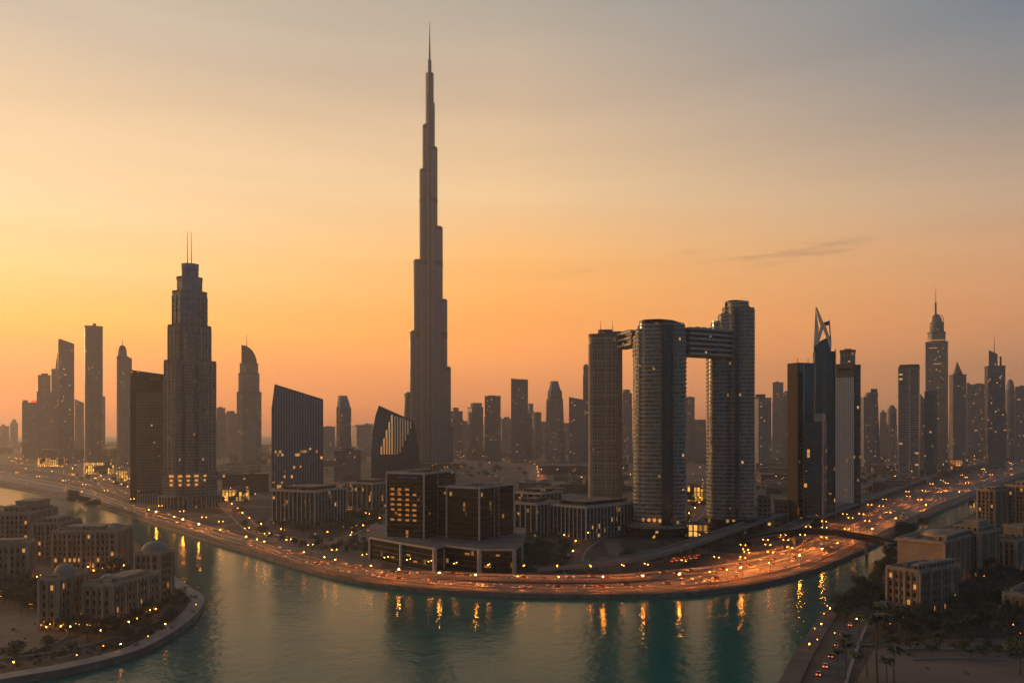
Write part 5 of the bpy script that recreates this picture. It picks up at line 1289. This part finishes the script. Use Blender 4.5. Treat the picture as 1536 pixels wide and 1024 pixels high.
plant('big', 1530, 1012, 1.1, 'broad dark tree at the bottom right corner', None); plant('big', 1525, 985, .9, 'broad tree above the bottom right corner', None)

# the 290 nearest garden trees stand as trees of their own, the farther ones join one mass of planting
QUEUE.sort(key=lambda q: q[0])
for d_, kind, g, scale, label, group in QUEUE[:290]: plant(kind, 0, 0, scale, label, group, 0.0, g)
vv = []; ff = []; mi = []
for d_, kind, g, scale, label, group in QUEUE[290:]:
    tm, cmh, ch = KINDS[kind]; a = trnd.uniform(0, 6.28); s1 = scale*trnd.uniform(.8, 1.2)
    for me, dz, k_ in ((tm, 0, 0), (cmh, ch, 1)):
        b0 = len(vv); vv += [(g.x+s1*(v.co.x*cos(a)-v.co.y*sin(a)), g.y+s1*(v.co.x*sin(a)+v.co.y*cos(a)), s1*(v.co.z+dz)) for v in me.vertices]
        ff += [tuple(b0+i for i in p_.vertices) for p_ in me.polygons]; mi += [k_]*len(me.polygons)
if vv:
    me = bpy.data.meshes.new('distant_planting'); me.from_pydata(vv, [], ff); me.materials.append(bark); me.materials.append(leaf_a); me.polygons.foreach_set('material_index', mi)
    o = bpy.data.objects.new('distant_planting', me); COL.objects.link(o); tag(o, 'far garden and street trees among the city streets, reading as loose green masses', 'planting', None, 'stuff')

# ------------------------------------------------------------------ street lamps
def lamp_meshes(h, arm, bulb, r_, two=False):
    mb = MB(); mb.bar((0,0,-.1),(0,0,h), .13, dark_metal, 6, .07); mb.bar((0,0,-.1),(0,0,.8), .22, dark_metal, 6)
    arms = (1,-1) if two else (1,)
    for s in arms: mb.bar((0,0,h-.15),(s*arm,0,h+.25), .06, dark_metal, 5)
    pm = mb.build('pole'); a = pm.data; bpy.data.objects.remove(pm)
    mb = MB()
    for s in arms:
        mb.box(s*arm-.45, s*arm+.45, -.22, .22, h+.2, h+.38, dark_metal)
        mb.prism(ell(r_*1.5, r_*1.1, s*arm, 0, 6), h+.2-r_*.7, h+.2, bulb, bottom=True)
    pm = mb.build('lamp_head'); b_ = pm.data; bpy.data.objects.remove(pm); return a, b_
LAMPS = {'quay': lamp_meshes(7.5, .8, bulb_hot, .5), 'quay_soft': lamp_meshes(7.5, .8, bulb_mid, .5), 'road': lamp_meshes(11, 1.8, bulb_mid, .32, True), 'far': lamp_meshes(13, 1.6, bulb_far, .8), 'far_dim': lamp_meshes(10, 1.2, bulb_far_dim, .7), 'far_white': lamp_meshes(14, 1.8, bulb_far_white, .6)}
def globe(bulb_garden=bulb_garden):
    mb = MB(); mb.bar((0,0,-.1),(0,0,2.6), .07, dark_metal, 5); a = mb.build('pole'); am = a.data; bpy.data.objects.remove(a)
    mb = MB(); mb.dome(0,0,2.75,.2,.2,bulb_garden,8,3); mb.prism(ell(.34,.34,0,0,8), 2.5, 2.76, bulb_garden, poly_top=ell(.4,.4,0,0,8), cap=False, bottom=True); a = mb.build('lamp_head'); bm_ = a.data; bpy.data.objects.remove(a); return am, bm_
LAMPS['globe'] = globe(); LAMPS['globe_dim'] = globe(bulb_garden_dim)
GLOW = {}
for k_, pw_ in (('quay',5000),('quay_soft',3000),('road',34000),('road_soft',14000),('far',16000)):   # light each lantern throws down on the road
    l_ = bpy.data.lights.new('lamp_glow', 'SPOT'); l_.energy = pw_; l_.color = (1,.24,.025); l_.spot_size = R(155); l_.spot_blend = .6; l_.shadow_soft_size = .3; GLOW[k_] = l_
def lamp(kind, g, label, group, rz=0.0, z=0.0, name='street_lamp'):
    e = bpy.data.objects.new(name, None); COL.objects.link(e); e.location = (g[0], g[1], z); e.rotation_euler = (0, 0, rz)
    for nm, me in zip(('pole', 'lamp_head'), LAMPS[kind]):
        o = bpy.data.objects.new(nm, me); COL.objects.link(o); o.parent = e
    if kind in GLOW:
        o = bpy.data.objects.new('lamp_glow', GLOW['road_soft' if kind == 'road' and 768+F*g[0]/g[1] < 1050 else kind]); COL.objects.link(o); o.parent = e; o.location = (0, 0, {'quay':7.2,'quay_soft':7.2,'road':10.8,'far':12.8}[kind])
    tag(e, label, 'garden lamp' if kind[:5] == 'globe' else 'street lamp', group)
def at_x(line, px):
    for a, b_ in zip(line, line[1:]):
        xa, xb = 768+F*a.x/a.y, 768+F*b_.x/b_.y
        if xa <= px <= xb: 
            d = (b_-a); return a.lerp(b_, (px-xa)/(xb-xa)), atan2(d.y, d.x)
    return None
prom = hl(.10)
under = [(0,250,'left of the brown slab'),(250,345,'before the bronze stepped tower'),(345,540,'below the finned pavilion'),(540,800,'before the black podium'),(800,940,'right of the black podium'),(940,1140,'before the bridge towers'),(1140,1260,'below the footbridge'),(1260,1600,'on the right channel')]
def where_(px): return next((t_ for a, b_, t_ in under if a <= px < b_), 'far along the quay')
for px in (222,233,260,273,297,329,368,384,395,454,485,501,555,597,658,713,776,838,905,965,1020,1066,1092,1113,1155,1201,1235,1258,1282,1310,1345,1390,1440):
    r_ = at_x(prom, px)
    if not r_: continue
    hot = px in (233,273,297,597,658,713,905,965,1020,1113,1201,1235)
    lamp('quay' if hot else 'quay_soft', r_[0], f"{'bright' if hot else 'dimmer'} orange quay lamp at the water edge {where_(px)}", 'quay lamps along the waterfront', r_[1]+pi/2, .3)
med = hl(.473); rr = random.Random(4)
for px in list(range(30, 640, 34)): 
    r_ = at_x(med, px+rr.uniform(-8,8))
    if r_: lamp('road', r_[0], f'twin-arm highway lamp on the median {where_(px)}', 'twin-arm lamps on the highway median', r_[1]+pi/2, .5)
for px in list(range(640, 1130, 48)):
    r_ = at_x(med, px+rr.uniform(-8,8))
    if r_: lamp('road', r_[0], f'twin-arm highway lamp on the median {where_(px)}', 'twin-arm lamps on the highway median', r_[1]+pi/2, .5)
for line, st in ((hl(.30), 36), (hl(.64), 30), (hl(.9), 30)):
    for px in range(1120, 1540, st):
        r_ = at_x(line, px+rr.uniform(-9,9))
        if r_: lamp('road', r_[0], f'twin-arm lamp over the wide orange-lit highway {where_(px)}', 'lamps over the wide right highway', r_[1]+pi/2, .0)
for L, nm in ((R1,'curving street under the slanted navy tower'),(R2,'street before the bridge towers'),(R4,'far curving boulevard'),(R5,'straight far boulevard'),(R6,'boulevard beside the rail viaduct'),(R7,'far right boulevard'),(RA,'quayside street at far left'),(RB,'slanting street below the gold-lit mall'),(RC,'upper street at far left')):
    acc = 0
    for i in range(1, len(L)):
        acc += (L[i]-L[i-1]).length
        if acc > (45 if L in (R1,R2) else 110):
            acc = 0; lamp('quay_soft' if L in (R1,R2) else 'far', L[i], f'small orange lamp on the {nm}', f'lamps on the {nm}', rr.uniform(0,6), 0)
rr = random.Random(8); k = 0
FIELDS = [((0,250,690,730),90,'crowded left junction'),((0,100,676,692),16,'far left streets'),((330,400,722,770),8,'lot right of the bronze tower'),((690,900,690,726),16,'centre lots behind the black blocks'),((1010,1060,700,740),8,'streets between the bridge towers'),((1130,1180,690,730),8,'streets right of the bridge towers'),((1290,1345,690,712),10,'far lots behind the white-piered block'),((1380,1536,676,705),26,'far right streets'),((540,575,690,712),5,'gap beside the curved navy tower')]
for (x0, x1, y0, y1), n, nm in FIELDS:
    for _ in range(n):
        px, py = rr.uniform(x0, x1), rr.uniform(y0, y1)
        sy = [q for q in hw if abs(q[0]-px) < 20]
        if sy and py > min(q[2] for q in sy)-2: continue
        lamp(rr.choice(['far','far_dim','far_dim','far_dim','far_white']), G(px, py), f'distant street lamp glowing in the {nm}', f'distant lamps of the {nm}', rr.uniform(0,6))
def globes(pts, nm, name='garden_lamp'):
    for i_, (px, py) in enumerate(pts): lamp('globe' if i_ % 3 == 0 else 'globe_dim', G(px, py), f'small warm garden globe {nm}', f'garden globes {nm}', 0, 0, name)
def scatter(poly, n, seed, blkp=()):
    rr = random.Random(seed); xs = [q[0] for q in poly]; ys = [q[1] for q in poly]; o = []; t_ = 0
    while len(o) < n and t_ < 4000:
        t_ += 1; a, b_ = rr.uniform(min(xs), max(xs)), rr.uniform(min(ys), max(ys))
        if inside(poly, a, b_) and not any(inside(f_, a, b_) for f_ in blkp): o.append((a, b_))
    return o
globes(scatter([(60,949),(128,950),(130,943),(60,941)], 12, 1), 'at the foot of the oval-domed wing')
globes(scatter([(128,958),(175,950),(235,922),(232,914),(168,942),(130,944)], 22, 2), 'along the broad block of the left bank')
globes(scatter([(110,868),(196,858),(196,852),(112,856)], 14, 3), 'before the long block of the left bank')
globes(scatter([(52,868),(105,862),(105,872),(52,884)], 12, 4), 'in the left bank courtyard')
globes(scatter([(0,895),(40,890),(60,915),(0,910)], 8, 5), 'beside the block cut by the left edge')
globes([(20,1003),(115,992),(155,978),(181,975),(222,963),(294,914),(248,944)], 'on the left promenade')
globes([(1372,918),(1384,917),(1390,921),(1352,925),(1355,934),(1410,905),(1430,892),(1476,870),(1335,944),(1285,936),(1520,945),(1530,958),(1412,912)], 'under the park trees, right bank')
globes([(1232,944),(1236,928),(1241,916),(1245,920),(1269,904),(1222,951),(1214,975),(1226,968),(1252,958),(1285,893),(1282,903)], 'on the right quay road')
globes(scatter([(395,800),(560,812),(560,792),(400,782)], 12, 6), 'in the gardens of the finned pavilion')
globes(scatter([(520,760),(570,780),(570,792),(525,772)], 7, 7), 'left of the taller black block')
globes(scatter([(830,806),(950,790),(950,800),(835,812)], 12, 8), 'along the long finned block')
# ------------------------------------------------------------------ cars
def car_mesh(paint):
    mb = MB()
    mb.prism([(-2.2,-.85),(2.2,-.85),(2.25,0),(2.2,.85),(-2.2,.85),(-2.25,0)], .35, .95, paint, bottom=True)
    mb.prism([(-1.5,-.8),(1.1,-.8),(1.1,.8),(-1.5,.8)], .94, 1.45, window_glass, paint, poly_top=[(-1.1,-.65),(.55,-.65),(.55,.65),(-1.1,.65)])
    for x in (-1.35, 1.35):
        for y in (-.86, .86): mb.bar((x, y-.1, .33), (x, y+.1, .33), .33, dark_metal, 8)
    for y in (-.6, .6):
        mb.box(2.18, 2.34, y-.24, y+.24, .55, .85, head_light, bottom=True); mb.box(-2.34, -2.18, y-.24, y+.24, .6, .86, tail_light, bottom=True)
    o = mb.build('car'); me = o.data; bpy.data.objects.remove(o); return me
CARS = [(n_, car_mesh(plain('car paint '+n_, c, .3, .1, .05))) for n_, c in (('white',(.7,.7,.68)),('black',(.02,.02,.022)),('silver',(.4,.4,.42)),('dark red',(.22,.03,.02)))]
rr = random.Random(17)
lanes = [(.20,1),(.26,1),(.345,-1),(.42,-1),(.55,1),(.62,1),(.72,-1),(.90,1),(.95,-1)]
cn = 0
for t_, dr in lanes:
    line = hl(t_); px = -10+rr.uniform(0,40)
    while px < 1545:
        r_ = at_x(line, px)
        if r_:
            cnm, me = rr.choice(CARS); o = bpy.data.objects.new('car', me); COL.objects.link(o)
            zz = 0.02
            if .49 < t_ < .79: zz = 3.0*max(0, min(1, (px-560)/120))*max(0, min(1, (1130-px)/140))+.03
            o.location = (r_[0].x, r_[0].y, zz); o.rotation_euler = (0, 0, r_[1]+(0 if dr > 0 else pi))
            tag(o, f"{cnm} car with lights on, driving on the {'raised deck' if .49<t_<.79 else 'service road' if t_>.8 else 'lower carriageway'} {where_(px)}", 'car', 'cars driving on the waterfront highway'); cn += 1
        px += rr.uniform(30, 110)*(1.0 if px < 1150 else .6)
for nm, L, n in (('far curving boulevard', R4, 16),('curving street under the slanted navy tower', R1, 8),('street before the bridge towers', R2, 7),('boulevard beside the rail viaduct', R6, 16),('quayside street at far left', RA, 22),('slanting street below the gold-lit mall', RB, 18),('upper street at far left', RC, 16),('wide boulevard at far left', R3, 22)):
    for k in range(n):
        i = rr.randrange(1, len(L)-1); a, b_ = L[i], L[i+1]; d = (b_-a).normalized(); q = a.lerp(b_, rr.random())+Vector((-d.y, d.x, 0))*rr.choice([-4,4])
        cnm, me = rr.choice(CARS); o = bpy.data.objects.new('car', me); COL.objects.link(o); o.location = (q.x, q.y, .05); o.rotation_euler = (0, 0, atan2(d.y, d.x)+rr.choice([0, pi]))
        tag(o, f'{cnm} car with lights on, on the {nm}', 'car', f'cars on the {nm}')
for k in range(12):
    cnm, me = rr.choice(CARS[:3]); o = bpy.data.objects.new('car', me); COL.objects.link(o); g = G(1008+k*3.6, 842-(k % 2)*3.5-k*.5); o.location = (g.x, g.y, .08); o.rotation_euler = (0, 0, 1.2+rr.uniform(-.1,.1))
    tag(o, f'{cnm} car parked on the lot between the viaduct and the highway', 'car', 'cars parked below the rail viaduct')

for k, (px, py) in enumerate([(1238,1000),(1246,985),(1228,1012),(1262,952),(1275,938),(1255,968)]):
    cnm, me = CARS[k % 4]; o = bpy.data.objects.new('car', me); COL.objects.link(o); g = G(px, py); o.location = (g.x, g.y, .11); o.rotation_euler = (0, 0, 1.15)
    tag(o, f'{cnm} car on the quay road of the right bank, {("nearest the bottom edge","below the palms","second from the bottom","near the pale park path","beside the shore trees","midway up the road")[k]}', 'car', 'cars on the right quay road')
